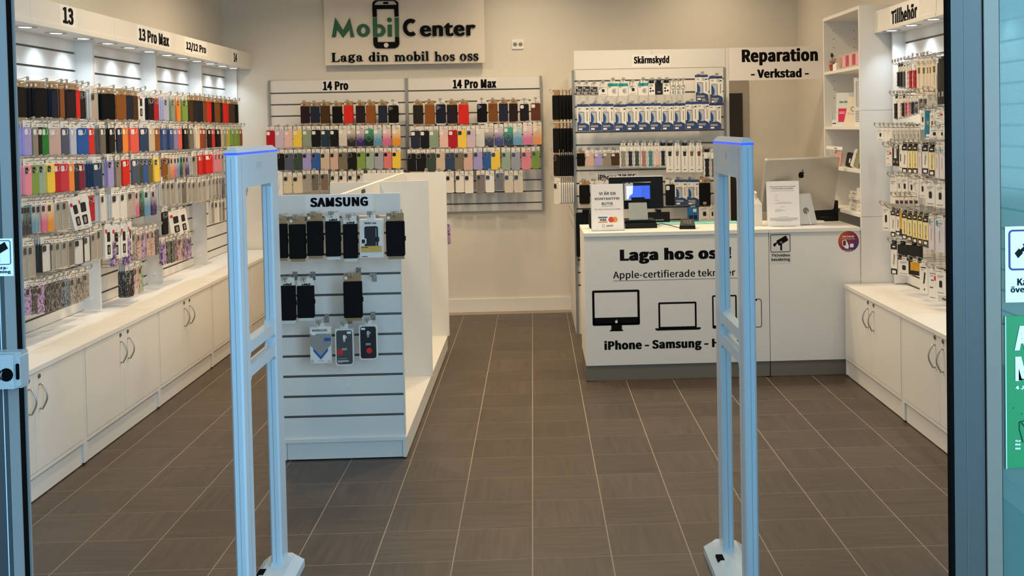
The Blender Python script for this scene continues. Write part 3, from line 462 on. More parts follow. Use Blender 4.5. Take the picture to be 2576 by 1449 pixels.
PRO_ITEMS='''
0 W plum -1.949 8.84 1.85 0.079 0.145 0 1 0;0 W inkblue -1.865 8.84 1.847 0.079 0.141 0 1 0;0 W darkbrown -1.781 8.84 1.85 0.079 0.148 0 2 0;0 W black -1.677 8.84 1.843 0.082 0.143 0 2 0;0 W red -1.58 8.84 1.85 0.079 0.153 0 2 0;0 W plum -1.477 8.84 1.845 0.079 0.146 0 1 0;0 W tan -1.39 8.84 1.846 0.079 0.15 0 2 0;0 W inkblue -1.286 8.84 1.844 0.077 0.149 0 1 0;0 V black -1.194 8.84 1.844 0.09 0.151 0 1 0;1 S deepred -2.249 8.84 1.648 0.074 0.151 0 1 0;1 S palelilac -2.172 8.84 1.646 0.076 0.146 0 1 0;1 S palepink -2.096 8.84 1.645 0.068 0.145 0 1 0;1 S yellow -2.019 8.84 1.646 0.074 0.147 0 1 0;1 S sage -1.939 8.84 1.647 0.074 0.147 0 1 0;1 S black -1.86 8.84 1.645 0.079 0.146 0 1 0;1 S deepteal -1.781 8.84 1.644 0.074 0.146 0 1 0;1 S black -1.705 8.84 1.644 0.071 0.147 0 1 0;1 G cleargrad -1.631 8.84 1.644 0.072 0.143 0 1 0;1 G browngrad -1.559 8.84 1.645 0.074 0.147 0 1 0;1 G purplegrad -1.481 8.84 1.643 0.074 0.146 0 1 0;1 G greengrad -1.408 8.84 1.644 0.074 0.147 0 1 0;1 G bluegrad -1.333 8.84 1.643 0.072 0.147 0 1 0;1 G pinkgrad -1.255 8.84 1.642 0.071 0.146 0 1 0;1 G orangegrad -1.173 8.84 1.64 0.074 0.145 0 1 0;2 S black -2.174 8.84 1.448 0.076 0.144 0 1 0;2 S slate -2.097 8.84 1.447 0.076 0.144 0 1 0;2 S deepgreen -2.019 8.84 1.447 0.074 0.145 0 1 0;2 S lilac -1.945 8.84 1.448 0.074 0.149 0 1 0;2 S blue -1.867 8.84 1.447 0.074 0.147 0 1 0;2 S beige -1.789 8.84 1.446 0.078 0.146 0 1 0;2 S pinksand -1.711 8.84 1.448 0.07 0.148 0 1 0;2 S olivegrey -1.636 8.84 1.447 0.076 0.148 0 1 0;2 S black -1.557 8.84 1.446 0.077 0.149 0 1 0;2 S lime -1.48 8.84 1.447 0.073 0.146 0 1 0;2 S mint -1.403 8.84 1.446 0.072 0.145 0 1 0;2 S greyblue -1.327 8.84 1.446 0.076 0.147 0 1 0;2 S coralpink -1.252 8.84 1.445 0.069 0.145 0 1 0;2 S yellow -1.177 8.84 1.445 0.074 0.144 0 3 0;3 B whitekey -2.197 8.84 1.289 0.083 0.197 0 1 0;3 C cream -2.112 8.84 1.253 0.075 0.145 0 1 0;3 C cream -2.029 8.84 1.248 0.081 0.142 0 1 -2;3 C clear -1.951 8.84 1.268 0.07 0.15 0 1 0;3 C smoke -1.878 8.84 1.266 0.066 0.146 0 1 0;3 C brownclear -1.798 8.84 1.265 0.071 0.145 0 1 0;3 C offwhite -1.713 8.84 1.252 0.064 0.144 0 1 0;3 C offwhite -1.64 8.84 1.253 0.068 0.145 0 1 0;3 C offwhite -1.561 8.84 1.252 0.072 0.144 0 1 0;3 C darkframe -1.49 8.84 1.256 0.057 0.146 0 1 0;3 C clear -1.392 8.84 1.256 0.077 0.146 0 1 0;3 C offwhite -1.31 8.84 1.255 0.077 0.147 0 1 0;3 C offwhite -1.232 8.84 1.254 0.074 0.146 0 1 0;3 C offwhite -1.155 8.84 1.254 0.074 0.147 0 1 0
'''
PROMAX_ITEMS='''
0 W charcoal -0.982 8.84 1.841 0.087 0.159 0 1 0;0 W tan -0.882 8.84 1.843 0.085 0.163 0 1 0;0 V navy -0.787 8.84 1.846 0.086 0.165 0 1 0;0 W plum -0.69 8.84 1.839 0.091 0.159 0 2 0;0 W red -0.592 8.84 1.839 0.088 0.168 0 2 0;0 V black -0.432 8.84 1.844 0.087 0.161 0 1 0;0 W brown -0.337 8.84 1.843 0.081 0.152 0 1 0;0 W inkblue -0.247 8.84 1.842 0.08 0.153 0 1 0;0 W plum -0.161 8.84 1.84 0.077 0.155 0 1 0;0 S black -0.066 8.84 1.835 0.08 0.147 0 1 0;0 S leatherbrown 0.032 8.84 1.841 0.085 0.152 0 1 0;1 S inkblue -1.01 8.84 1.622 0.082 0.153 0 1 0;1 S black -0.93 8.84 1.622 0.076 0.153 0 1 0;1 S sage -0.851 8.84 1.622 0.083 0.153 0 1 0;1 S palepink -0.766 8.84 1.622 0.076 0.153 0 1 0;1 S deepred -0.687 8.84 1.621 0.077 0.155 0 1 0;1 S yellow -0.608 8.84 1.621 0.077 0.155 0 1 0;1 S palelilac -0.531 8.84 1.621 0.077 0.155 0 1 0;1 G cleargrad -0.451 8.84 1.622 0.076 0.153 0 1 0;1 G browngrad -0.375 8.84 1.638 0.078 0.16 0 1 0;1 G purplegrad -0.291 8.84 1.631 0.08 0.149 0 1 0;1 G greengrad -0.209 8.84 1.638 0.078 0.157 0 1 0;1 G bluegrad -0.13 8.84 1.636 0.078 0.156 0 1 0;1 G pinkgrad -0.042 8.84 1.64 0.078 0.158 0 1 0;1 G orangegrad 0.043 8.84 1.639 0.077 0.157 0 1 0;2 S black -1.046 8.84 1.426 0.075 0.153 0 1 0;2 S black -0.965 8.84 1.425 0.082 0.15 0 1 0;2 S deepgreen -0.881 8.84 1.425 0.082 0.155 0 1 0;2 S beige -0.798 8.84 1.428 0.079 0.153 0 1 0;2 S navyblue -0.718 8.84 1.425 0.078 0.151 0 1 0;2 S olivegrey -0.641 8.84 1.425 0.073 0.155 0 1 0;2 S pinksand -0.56 8.84 1.426 0.082 0.156 0 1 0;2 S lilac -0.476 8.84 1.43 0.08 0.156 0 1 0;2 S blue -0.396 8.84 1.428 0.068 0.155 0 1 0;2 S yellow -0.323 8.84 1.427 0.082 0.156 0 1 0;2 S mint -0.233 8.84 1.424 0.078 0.156 0 1 0;2 S greyblue -0.149 8.84 1.423 0.079 0.156 0 1 0;2 S pink -0.059 8.84 1.423 0.081 0.155 0 1 0;2 S lime 0.024 8.84 1.428 0.07 0.155 0 1 0;3 C cream -0.92 8.84 1.247 0.048 0.149 0 1 0;3 C offwhite -0.811 8.84 1.244 0.074 0.149 0 1 0;3 C offwhite -0.722 8.84 1.232 0.072 0.152 0 1 0;3 C offwhite -0.636 8.84 1.233 0.075 0.152 0 1 0;3 C offwhite -0.557 8.84 1.231 0.077 0.157 0 1 0;3 C brownclear -0.455 8.84 1.233 0.075 0.155 0 1 0;3 C offwhite -0.376 8.84 1.231 0.078 0.155 0 1 0;3 C smoke -0.292 8.84 1.244 0.071 0.156 0 1 0;3 C cream -0.213 8.84 1.227 0.078 0.155 0 1 0;3 C cream -0.13 8.84 1.226 0.079 0.155 0 1 0
'''
PROTECTOR_ITEMS='''
0 K darkpack 0.365 7.82 1.938 0.049 0.067 0 1 0;0 K darkpack 0.421 7.82 1.937 0.052 0.067 0 1 0;0 K darkpack 0.479 7.82 1.933 0.051 0.065 0 1 0;0 K whiteprint 0.547 7.82 1.937 0.069 0.071 0 1 0;0 K tealpack 0.622 7.82 1.957 0.078 0.097 0 1 0;0 K tealpack 0.702 7.82 1.956 0.074 0.095 0 1 0;0 K whiteprint 0.777 7.82 1.943 0.071 0.075 0 1 0;0 K tealpack 0.855 7.82 1.956 0.076 0.096 0 1 0;0 K lenspack 0.922 7.82 1.952 0.049 0.089 0 1 0;0 K black 0.977 7.82 1.954 0.054 0.09 0 1 0;0 K lenspack 1.035 7.82 1.953 0.052 0.09 0 1 0;0 K clearring 1.085 7.82 1.944 0.035 0.082 0 1 0;0 K clearring 1.124 7.82 1.943 0.033 0.085 0 1 0;0 K clearring 1.161 7.82 1.945 0.036 0.085 0 1 0;0 P blue 1.309 7.82 1.992 0.095 0.182 0 2 0;0 P blue 1.42 7.82 1.979 0.096 0.192 0 2 0;1 P blue 0.391 7.82 1.782 0.091 0.187 0 1 0;1 P blue 0.486 7.82 1.783 0.091 0.188 0 1 0;1 P blue 0.58 7.82 1.781 0.091 0.187 0 1 0;1 P blue 0.676 7.82 1.775 0.093 0.187 0 1 0;1 P blue 0.768 7.82 1.779 0.087 0.188 0 1 0;1 P blue 0.857 7.82 1.779 0.088 0.187 0 1 0;1 P blue 0.947 7.82 1.779 0.088 0.187 0 1 0;1 P blue 1.04 7.82 1.775 0.089 0.187 0 1 0;1 P blue 1.132 7.82 1.776 0.088 0.187 0 1 0;1 P blue 1.225 7.82 1.785 0.09 0.192 0 1 0;1 P blue 1.316 7.82 1.785 0.09 0.192 0 1 0;1 P blue 1.408 7.82 1.773 0.091 0.186 0 1 0;2 W black 0.368 7.82 1.425 0.062 0.096 0 1 0;2 S pinksand 0.436 7.82 1.427 0.065 0.099 0 1 0;2 S lilac 0.502 7.82 1.425 0.059 0.097 0 1 0;2 S taupe 0.568 7.82 1.427 0.059 0.099 0 1 0;2 S darkbrown 0.632 7.82 1.423 0.064 0.096 0 1 0;2 T olivepattern 0.694 7.82 1.476 0.054 0.167 0 1 0;2 T navy 0.748 7.82 1.475 0.047 0.166 0 1 0;2 T deepgreen 0.799 7.82 1.475 0.049 0.166 0 1 0;2 T rose 0.852 7.82 1.474 0.049 0.166 0 1 0;2 T tealstrap 0.904 7.82 1.473 0.049 0.166 0 1 0;2 T palepink 0.954 7.82 1.474 0.043 0.166 0 1 0;2 T black 1.0 7.82 1.473 0.044 0.166 0 1 0;2 L blackstrap 1.053 7.82 1.469 0.058 0.203 0 1 0;2 L greystrap 1.11 7.82 1.469 0.051 0.204 0 1 0;2 L blackstrap 1.167 7.82 1.468 0.053 0.204 0 1 0;2 L brownstrap 1.222 7.82 1.467 0.052 0.204 0 1 0;2 L redstrap 1.278 7.82 1.466 0.054 0.204 0 1 0;2 T black 1.339 7.82 1.417 0.05 0.206 0 1 0;2 T smoke 1.386 7.82 1.416 0.036 0.206 0 1 0;3 W black 0.391 7.82 1.181 0.083 0.143 0 1 0;3 S black 0.466 7.82 1.18 0.063 0.14 0 1 0;3 S black 0.543 7.82 1.178 0.074 0.14 0 1 0;3 S black 1.051 7.82 1.173 0.073 0.165 0 1 0;3 P blue 1.134 7.82 1.188 0.091 0.18 0 1 0;3 P blue 1.227 7.82 1.186 0.089 0.179 0 1 0;3 W black 1.32 7.82 1.178 0.087 0.176 0 1 0;4 K black 0.961 7.82 0.96 0.168 0.078 0 1 0;4 K bluepack 1.225 7.82 0.993 0.079 0.106 0 1 0;4 K whiteprint 1.312 7.82 0.992 0.082 0.106 0 1 0;4 K whiteprint 1.374 7.82 0.99 0.038 0.105 0 1 0
'''
ISLAND_ITEMS='''
0 W black -1.206 4.88 1.197 0.062 0.164 0 1 0;0 W black -1.129 4.88 1.193 0.08 0.165 0 1 0;0 W black -1.045 4.88 1.206 0.077 0.166 0 1 0;0 W holdblack -0.96 4.88 1.204 0.072 0.169 0 1 0;0 W holdblack -0.878 4.88 1.189 0.07 0.165 0 1 0;0 B walletbox -0.778 4.88 1.208 0.11 0.182 0 2 0;0 W black -0.664 4.88 1.198 0.09 0.168 0 1 0;1 W holdblack -1.185 4.88 0.901 0.082 0.167 0 1 0;1 W holdblack -1.097 4.88 0.899 0.082 0.155 0 1 0;1 W black -0.873 4.88 0.914 0.09 0.175 0 1 0;2 B mobil -1.035 4.9 0.694 0.1 0.173 0 1 0;2 B greycase -0.921 4.9 0.686 0.088 0.179 0 1 0;2 B blackcase -0.807 4.9 0.701 0.087 0.168 0 1 0
'''

# ============================================================ STRUCTURE
XL, XR, YB, YF = -2.70, 2.38, 9.07, 2.30
def tilemat(name, ang):
    M = mat(name, '6b5f55', .42, var=.1, spec=.5); nt = M.node_tree; N = nt.nodes; Lk = nt.links; b = N['Principled BSDF']
    g = N.new('ShaderNodeNewGeometry'); oi = N.new('ShaderNodeObjectInfo')
    mp = N.new('ShaderNodeMapping'); mp.inputs['Scale'].default_value = (2.2, 26, 1) if ang == 0 else (26, 2.2, 1)
    ad = N.new('ShaderNodeVectorMath'); ad.operation = 'MULTIPLY_ADD'; ad.inputs[1].default_value = (1, 1, 1)
    rn = N.new('ShaderNodeCombineXYZ'); ml = N.new('ShaderNodeMath'); ml.operation = 'MULTIPLY'; ml.inputs[1].default_value = 17
    Lk.new(oi.outputs['Random'], ml.inputs[0]); Lk.new(ml.outputs[0], rn.inputs[2])
    Lk.new(g.outputs['Position'], ad.inputs[0]); Lk.new(rn.outputs[0], ad.inputs[2]); Lk.new(ad.outputs[0], mp.inputs[0])
    nz = N.new('ShaderNodeTexNoise'); nz.inputs['Scale'].default_value = 1.6; nz.inputs['Detail'].default_value = 5; nz.inputs['Roughness'].default_value = .6; nz.inputs['Distortion'].default_value = .4
    Lk.new(mp.outputs[0], nz.inputs['Vector'])
    cr = N.new('ShaderNodeValToRGB'); e = cr.color_ramp.elements
    e[0].position = .3; e[0].color = (*lin(TILE_A), 1); e[1].position = .7; e[1].color = (*lin(TILE_B), 1)
    Lk.new(nz.outputs['Fac'], cr.inputs[0])
    hs = N.new('ShaderNodeHueSaturation'); mr = N.new('ShaderNodeMapRange'); mr.inputs['To Min'].default_value = .9; mr.inputs['To Max'].default_value = 1.1
    Lk.new(oi.outputs['Random'], mr.inputs['Value']); Lk.new(mr.outputs[0], hs.inputs['Value']); Lk.new(cr.outputs[0], hs.inputs['Color'])
    Lk.new(hs.outputs[0], b.inputs['Base Color'])
    return M
TM = [tilemat('floor_tile_grain_across', 0), tilemat('floor_tile_grain_along', 1)]
fl = MB().box(-6, 6, -3.5, YB+.1, -.08, -.0007).build('floor', mat('grout', '9c8f80', .8)); struct(fl)
TS = .30; TX0 = -.0316; TY0 = 4.7285
def tmesh(k):
    b = MB(); g = .0024; b.prism([(-TS/2+g, -TS/2+g), (TS/2-g, -TS/2+g), (TS/2-g, TS/2-g), (-TS/2+g, TS/2-g)], 0, -.008, 0, axis='z')
    b.f = [f[::-1] for f in b.f]
    return b.mesh('tile', TM[k])
tms = [tmesh(0), tmesh(1)]
rest = MB()
for i in range(-9, 9):
    for j in range(-16, 6):
        x = TX0+(i+.5)*TS; y = TY0-(j+.5)*TS
        if y > YB: continue
        vis = -2.45 < x < 2.12 and 3.2 < y < 9.1 and not (x > .45 and y > 6.6) and not (-1.2 < x < -.75 and 5.25 < y < 7.4)
        if vis: put(tms[(i+j) % 2], 'tile', fl, (x, y, 0))
        else: rest.box(x-.148, x+.148, y-.148, y+.148, -.008, 0)
r_ = rest.build('tile', TM[0], fl); r_['kind'] = 'stuff'
pv = MB().box(-6, 6, -3.5, 1.9, -.001, .001).build('floor_mat_area', mat('arcade_floor', '7a7d80', .6), fl)
struct(MB().box(XL-.1, XL, YF, YB, 0, CEIL).build('wall_left', WALLP))
struct(MB().box(XR, XR+.1, YF, YB, 0, CEIL).build('wall_right', WALLP))
struct(MB().box(XL-.1, XR+.1, YB, YB+.1, 0, CEIL).build('wall_back', WALLP))
struct(MB().box(XL-.1, XR+.1, YF, YB+.1, CEIL, CEIL+.1).build('ceiling', CEILM))
fw = MB(); fw.box(-3.2, -1.60, 2.26, 2.34, 0, 3.2); fw.box(-1.60, 3.4, 2.26, 2.34, 2.75, 3.2); fw.box(2.2, 3.4, 2.26, 2.34, 0, 2.75); fw.box(1.03, 2.2, 2.26, 2.34, 0, .08)
struct(fw.build('wall_front', mat('facade_panel', '9aa7ad', .5)))
struct(MB().box(-2.25, .34, YB-.014, YB, 0, .115).build('baseboard_back', WHITE))
ov = MB().box(-6, 6, -3.5, 2.26, 3.2, 3.3).build('ceiling_arcade', mat('arcade_ceiling', 'b8bcc0', .8)) if ARCADE_ROOF else None
if ov: struct(ov)

# shop front: sliding door leaf on the left, jamb and glazing on the right
FR = mat('frame_blue_grey', '444645', .45, metal=.0, var=.06, bump=.05); FR2 = mat('frame_light_grey', '7c7d7c', .4, var=.04); RUB = mat('rubber_gasket', '030405', .9, var=.1, spec=.08); FRL = mat('leaf_blue_grey', '343a3c', .45, var=.06, bump=.05)
xl, xr = DOORL, DOORR
o = MB().box(-1.60, xl-.020, 2.2, 2.26, 0, 2.75).build('door_1', FRL); struct(o); o['label'] = 'blue grey aluminium sliding door leaf at the left edge'
MB().box(-1.1405, -1.1385, 2.1992, 2.2, 0, 2.75).build('groove', mat('groove_sheen', 'b4c6d0', .4), o)  # pale strip: sheen line along the leaf groove, painted as colour
MB().box(xl-.020, xl+.001, 2.199, 2.203, 0, 2.75).build('edge_strip', FR2, o)
MB().box(xl-.020, xl-.0045, 2.203, 2.236, 0, 2.75).build('gasket', RUB, o)
MB().box(xl-.006, xl-.0005, 2.236, 2.2425, 0, 2.75).build('edge_strip', FR2, o)
o = MB().box(xr+.008, xr+.0765, 2.2, 2.222, 0, 2.75).build('door_2', FR); struct(o); o['label'] = 'blue grey aluminium door jamb at the right'
MB().box(xr, xr+.008, 2.2, 2.219, 0, 2.75).build('gasket', RUB, o)
MB().box(xr+.036, xr+.0372, 2.1994, 2.2, 0, 2.75).build('groove', mat('groove_dark', '4a5c66', .5), o)
MB().box(xr+.0765, xr+.079, 2.2, 2.25, 0, 2.75).build('gasket', RUB, o)
MB().box(xr+.079, xr+.112, 2.195, 2.26, 0, 2.75).build('glazing_post', mat('post_grey', '776f64', .45), o)
MB().box(xr+.112, xr+.1155, 2.2, 2.25, 0, 2.75).build('gasket', RUB, o)
gm = bpy.data.materials.new('tinted_reflection_glass'); gm.use_nodes = True; nt = gm.node_tree; nt.nodes.clear()
out = nt.nodes.new('ShaderNodeOutputMaterial'); t1 = nt.nodes.new('ShaderNodeBsdfTransparent'); t1.inputs[0].default_value = (.55, .74, .73, 1)
g1 = nt.nodes.new('ShaderNodeBsdfPrincipled'); g1.inputs['Base Color'].default_value = (*lin('5f8380'), 1); g1.inputs['Roughness'].default_value = .08  # opaque teal body colour stands in for the reflection on the pane
nzg = nt.nodes.new('ShaderNodeTexNoise'); nzg.inputs['Scale'].default_value = 3; mrg = nt.nodes.new('ShaderNodeMapRange'); mrg.inputs['To Min'].default_value = .42; mrg.inputs['To Max'].default_value = .58
mxg = nt.nodes.new('ShaderNodeMixShader'); nt.links.new(nzg.outputs['Fac'], mrg.inputs['Value']); nt.links.new(mrg.outputs[0], mxg.inputs[0])
nt.links.new(t1.outputs[0], mxg.inputs[1]); nt.links.new(g1.outputs[0], mxg.inputs[2]); nt.links.new(mxg.outputs[0], out.inputs[0])
o = MB().box(xr+.1155, 2.2, 2.214, 2.222, .08, 2.75).build('window_1', gm); struct(o)

def cctv_pictogram(t, x0, x1, z0, z1, y, line, bold=.0045):
    """outlined square with a surveillance camera on a post"""
    b = MB(); frame_poly(b, x0, x1, z0, z1, bold, y-.0008, y, 0, (x1-x0)*.09); b.build('pictogram_border', line, t)
    w_ = x1-x0; h_ = z1-z0; g = lambda u, v: (x0+u*w_, z0+v*h_); c = MB()
    for P in ([(.30, .64), (.42, .36), (.90, .66), (.78, .93)], [(.13, .42), (.20, .30), (.30, .42), (.22, .54)], [(.24, .50), (.28, .44), (.36, .50), (.32, .58)], [(.49, .10), (.58, .10), (.58, .55), (.49, .55)]):
        c.prism([g(*p) for p in P], y-.0008, y)
    frame_poly(c, x0+.485*w_, x0+.585*w_, z0+.50*h_, z0+.60*h_, .012*w_, y-.0014, y-.0008, 1, .049*w_)
    c.build('camera_pictogram', [INK, PAPER], t)
NAVY = mat('navy_ink', '17225f', .5, var=.02)
SKYP = mat('sticker_paper', 'e3eef6', .5, var=.01)
t = thing('camera_notice', 'white camera surveillance sticker on the left door leaf', 'sticker', (0, 2.199, 0))
MB().box(-1.266, -1.1085, -.0008, 0, 1.338, 1.417+.001).build('sticker_sheet', SKYP, t)
cctv_pictogram(t, -1.236, -1.1135, 1.375, 1.4145, 0, NAVY) if 0 else None
# the sheet is as tall as 0.083 m in view: border square, then two lines of text
cctv_pictogram(t, -1.168, -1.1125, 1.3625, 1.4145, -.001, NAVY, .0015)
text('Kamera-', -1.166, -1.1195, 1.3525, 1.3595, -.001, INK, t, bold=.02)
text('övervakning', -1.179, -1.1135, 1.3425, 1.3510, -.001, INK, t, bold=.02)
t = thing('camera_notice', 'white camera surveillance sticker on the glass right of the door', 'sticker', (0, 2.213, 0))
MB().box(1.036, 1.25, -.0008, 0, 1.226, 1.394).build('sticker_sheet', SKYP, t)
cctv_pictogram(t, 1.0435, 1.15, 1.297, 1.387, -.001, NAVY, .004)
text('Kamera-', 1.0625, 1.142, 1.263, 1.279, -.001, INK, t, bold=.02)
text('övervakning', 1.0475, 1.155, 1.244, 1.262, -.001, INK, t, bold=.02)
GRN = mat('poster_green', '148048', .5, var=.03)
t = thing('poster', 'green poster in a clear sleeve on the glass at the right', 'poster', (0, 2.213, 0))
MB().box(1.034, 1.30, -.0025, 0, .858, 1.196).build('poster_sheet', GRN, t)
MB().box(1.0335, 1.0355, -.0035, 0, .856, 1.196).build('sleeve_edge', mat('sleeve_edge', 'bfe0d8', .2), t)
text('A', 1.0545, 1.088, 1.120, 1.174, -.003, SKYP, t, bold=.04); text('M', 1.0555, 1.094, 1.052, 1.106, -.003, SKYP, t, bold=.04)
text('4 J', 1.0555, 1.074, 1.033, 1.041, -.003, SKYP, t, bold=.03)
b = MB(); b.tube([(1.084, -.003, .965), (1.064, -.003, .960), (1.064, -.003, .945), (1.072, -.003, .915)], .0012, 5); b.tube([(1.066, -.003, .962), (1.084, -.003, .94)], .0012, 5)
b.prism(disc(1.051, .992, .0015, 8), -.003, 0); b.prism(disc(1.069, .978, .0015, 8), -.003, 0); b.build('drawing', mat('poster_ink', '123a22', .5), t)
for s_, z in (('Sca', .9165), ('me', .908), ('me', .899)): text(s_, 1.054, 1.066, z, z+.0045, -.003, SKYP, t, bold=.03)
# lock block on the door leaf
t = thing('door_lock_block', 'chunky grey metal lock block on the left door leaf', 'lock', (0, 2.2, 1.143))
ST = mat('cast_aluminium', 'a8b0b2', .4, metal=.35, var=.12, scale=20, bump=.3)
b = MB(); x1 = -1.081
b.v = []; P0 = [(-.036), (.036)]
b.prism([(-1.30, -.036), (x1-.012, -.036), (x1-.012, .036), (-1.30, .036)][::1], -.046, -.030, inset=0)
b.box(-1.30, x1-.004, -.030, 0, -.038, .038)
b.prism([(x1-.012, -.036), (x1-.001, -.030), (x1-.001, .030), (x1-.012, .036)], -.040, -.004)
b.build('block_body', ST, t)
b = MB(); b.prism(rrect(x1-.010, x1-.003, -.018, .016, .003), -.0412, -.039); b.build('keyhole', RUB, t)
b = MB()
for i in range(9): b.tube([(-1.165+i*.006, -.046, -.006), (-1.162+i*.006, -.046, -.006)], .0105 if i % 2 else .008, 12)
b.build('threaded_bolt', mat('steel_thread', '8a8d8f', .3, metal=1), t)
b = MB(); b.prism(disc(-1.108, -.006, .014, 18), -.0468, -.045); b.build('bolt_recess', RUB, t)

# ============================================================ back wall
o = struct(MB().box(1.50, 1.93, YB-.02, YB, 0, 2.02).build('door_3', mat('door_frame_grey', 'a49c92', .5))); o['label'] = 'grey door frame with dark glass at the back'
MB().box(1.50, 1.873, YB-.03, YB-.02, .02, 1.90).build('dark_pane', mat('dark_glass', '0c0a0b', .08, coat=.6), o)
t = thing('wall_outlet', 'white double power outlet on the back wall right of the shop sign', 'outlet', (-.114, YB, 2.367))
MB().prism(rrect(-.052, .052, -.041, .041, .008), -.012, 0, inset=.002).build('cover_plate', PAPER, t)
b = MB()
for cx in (-.024, .024):
    b.prism(disc(cx, 0, .019, 18), -.0126, -.010, 0); b.prism(disc(cx-.006, 0, .0028, 8), -.0132, -.012, 1); b.prism(disc(cx+.006, 0, .0028, 8), -.0132, -.012, 1)
b.build('socket', [mat('socket_shade', '8f8a82', .5), BLACK], t)

# shop sign
SG = mat('sign_panel', 'e6ddd0', .6, var=.01); GREEN = mat('sign_green', '0c5a35', .5)
t = thing('shop_sign', 'large cream sign with a green and black phone logo on the back wall', 'sign', (0, 8.985, 0))
MB().box(-1.795, -.402, 0, .03, 2.206, 3.02).build('panel', SG, t)
b = MB()
for x, z in ((-1.6, 2.4), (-.6, 2.4), (-1.6, 2.9), (-.6, 2.9)): b.prism(disc(x, z, .012, 10), .03, .085)
b.build('standoff', ALU, t)
def poly(P, name, m_, y0=-.014, y1=0): MB().prism(P, y0, y1).build(name, m_, t)
# M
poly([(-1.7285, 2.455), (-1.697, 2.455), (-1.680, 2.545), (-1.625, 2.450), (-1.574, 2.542), (-1.566, 2.455), (-1.534, 2.455), (-1.563, 2.602), (-1.578, 2.602), (-1.631, 2.508), (-1.698, 2.602), (-1.702, 2.602)], 'letter_m', GREEN) if 0 else None
def ngon(name, polys, m_):
    b = MB()
    for P in polys: b.prism(P, -.014, 0)
    b.build(name, m_, t)
def ring_pts(cx, cz, rx, rz_, ix, iz, a0=0, a1=360, n=32, y0=-.014, y1=0, b=None):
    k = len(b.v); A = [R(a0+(a1-a0)*i/n) for i in range(n+1)]; N2 = n+1
    for y in (y0, y1):
        b.v += [(cx+rx*math.cos(a), y, cz+rz_*math.sin(a)) for a in A]+[(cx+ix*math.cos(a), y, cz+iz*math.sin(a)) for a in A]
    for i in range(n):
        b.f += [(k+i, k+i+N2, k+i+1+N2, k+i+1), (k+i, k+i+1, k+i+1+2*N2, k+i+2*N2), (k+i+N2, k+i+3*N2, k+i+1+3*N2, k+i+1+N2)]; b.m += [0, 0, 0]
    if a1-a0 < 360:
        for i in (0, n): b.f.append((k+i, k+i+2*N2, k+i+3*N2, k+i+N2)); b.m.append(0)
    return b
def letter(name, polys, m_, rings=()):
    b = MB()
    for P in polys:
        ar = sum(P[i][0]*P[(i+1) % len(P)][1]-P[(i+1) % len(P)][0]*P[i][1] for i in range(len(P)))
        b.prism(P if ar > 0 else P[::-1], -.014, 0)
    for r_ in rings: ring_pts(*r_[:6], *(r_[6:] or ()), b=b)
    b.build(name, m_, t)
letter('letter_m', [[(-1.7301, 2.4509), (-1.6962, 2.4504), (-1.6836, 2.5177), (-1.6964, 2.6188)], [(-1.6964, 2.6188), (-1.6836, 2.5177), (-1.6335, 2.4429), (-1.6306, 2.5085)], [(-1.6306, 2.5085), (-1.6335, 2.4429), (-1.5745, 2.5191), (-1.5721, 2.6156)], [(-1.5721, 2.6156), (-1.5745, 2.5191), (-1.5692, 2.4483), (-1.5358, 2.4497)]], GREEN)
letter('letter_o', [], GREEN, [(-1.4565, 2.505, .0568, .056, .0215, .030)])
letter('letter_b', [[(-1.3734, 2.4483), (-1.3368, 2.4477), (-1.336, 2.6151), (-1.3713, 2.6137)]], GREEN, [(-1.318, 2.502, .0532, .054, .0185, .026, -118, 118)])
letter('letter_i', [[(-1.2455, 2.4475), (-1.2101, 2.4469), (-1.2089, 2.5519), (-1.2443, 2.5505)], disc(-1.2273, 2.5927, .0207, 18)], GREEN)
letter('letter_l', [[(-1.1818, 2.4477), (-1.1484, 2.4472), (-1.1464, 2.6114), (-1.1819, 2.6094)]], GREEN)
letter('phone_emblem', [[(-1.3725, 2.6201), (-1.3371, 2.6215), (-1.3368, 2.6891), (-1.3727, 2.6896)], [(-1.1816, 2.6197), (-1.1475, 2.6217), (-1.1479, 2.6874), (-1.1839, 2.688)],
 [(-1.3727, 2.6883), (-1.1479, 2.6874), (-1.1471, 2.7215), (-1.3719, 2.723)], [(-1.3719, 2.722), (-1.3577, 2.722), (-1.347, 2.7439), (-1.353, 2.7613), (-1.3701, 2.7442)], [(-1.347, 2.7439), (-1.3229, 2.7583), (-1.3227, 2.766), (-1.353, 2.7613)],
 [(-1.1612, 2.7215), (-1.147, 2.7215), (-1.1491, 2.7441), (-1.1654, 2.7604), (-1.1709, 2.7457)], [(-1.1709, 2.7457), (-1.1654, 2.7604), (-1.1924, 2.764), (-1.1925, 2.7576)], [(-1.3229, 2.7583), (-1.1925, 2.7576), (-1.1924, 2.764), (-1.3227, 2.766)],
 rrect(-1.2786, -1.2332, 2.7319, 2.7486, .0075), [(-1.3716, 2.4418), (-1.3356, 2.4425), (-1.3347, 2.3993), (-1.3721, 2.3967)], [(-1.1826, 2.4426), (-1.1472, 2.442), (-1.1463, 2.3962), (-1.1823, 2.3981)],
 [(-1.372, 2.4), (-1.3705, 2.3806), (-1.3626, 2.3611), (-1.3488, 2.3493), (-1.3296, 2.3464), (-1.1881, 2.3453), (-1.1686, 2.3514), (-1.1555, 2.3641), (-1.1466, 2.3833), (-1.1463, 2.4)]], INK)
MB().prism(disc(-1.2595, 2.3723, .0206, 22), -.0152, -.0138).build('home_button', SG, t)
letter('letter_c', [], INK, [(-1.043, 2.5235, .0687, .0765, .034, .0415, 52, 308)])
text('enter', -.9656, -.4758, 2.4422, 2.5595, 0, INK, t, 'lettering', bold=.085, depth=.014, font=False)
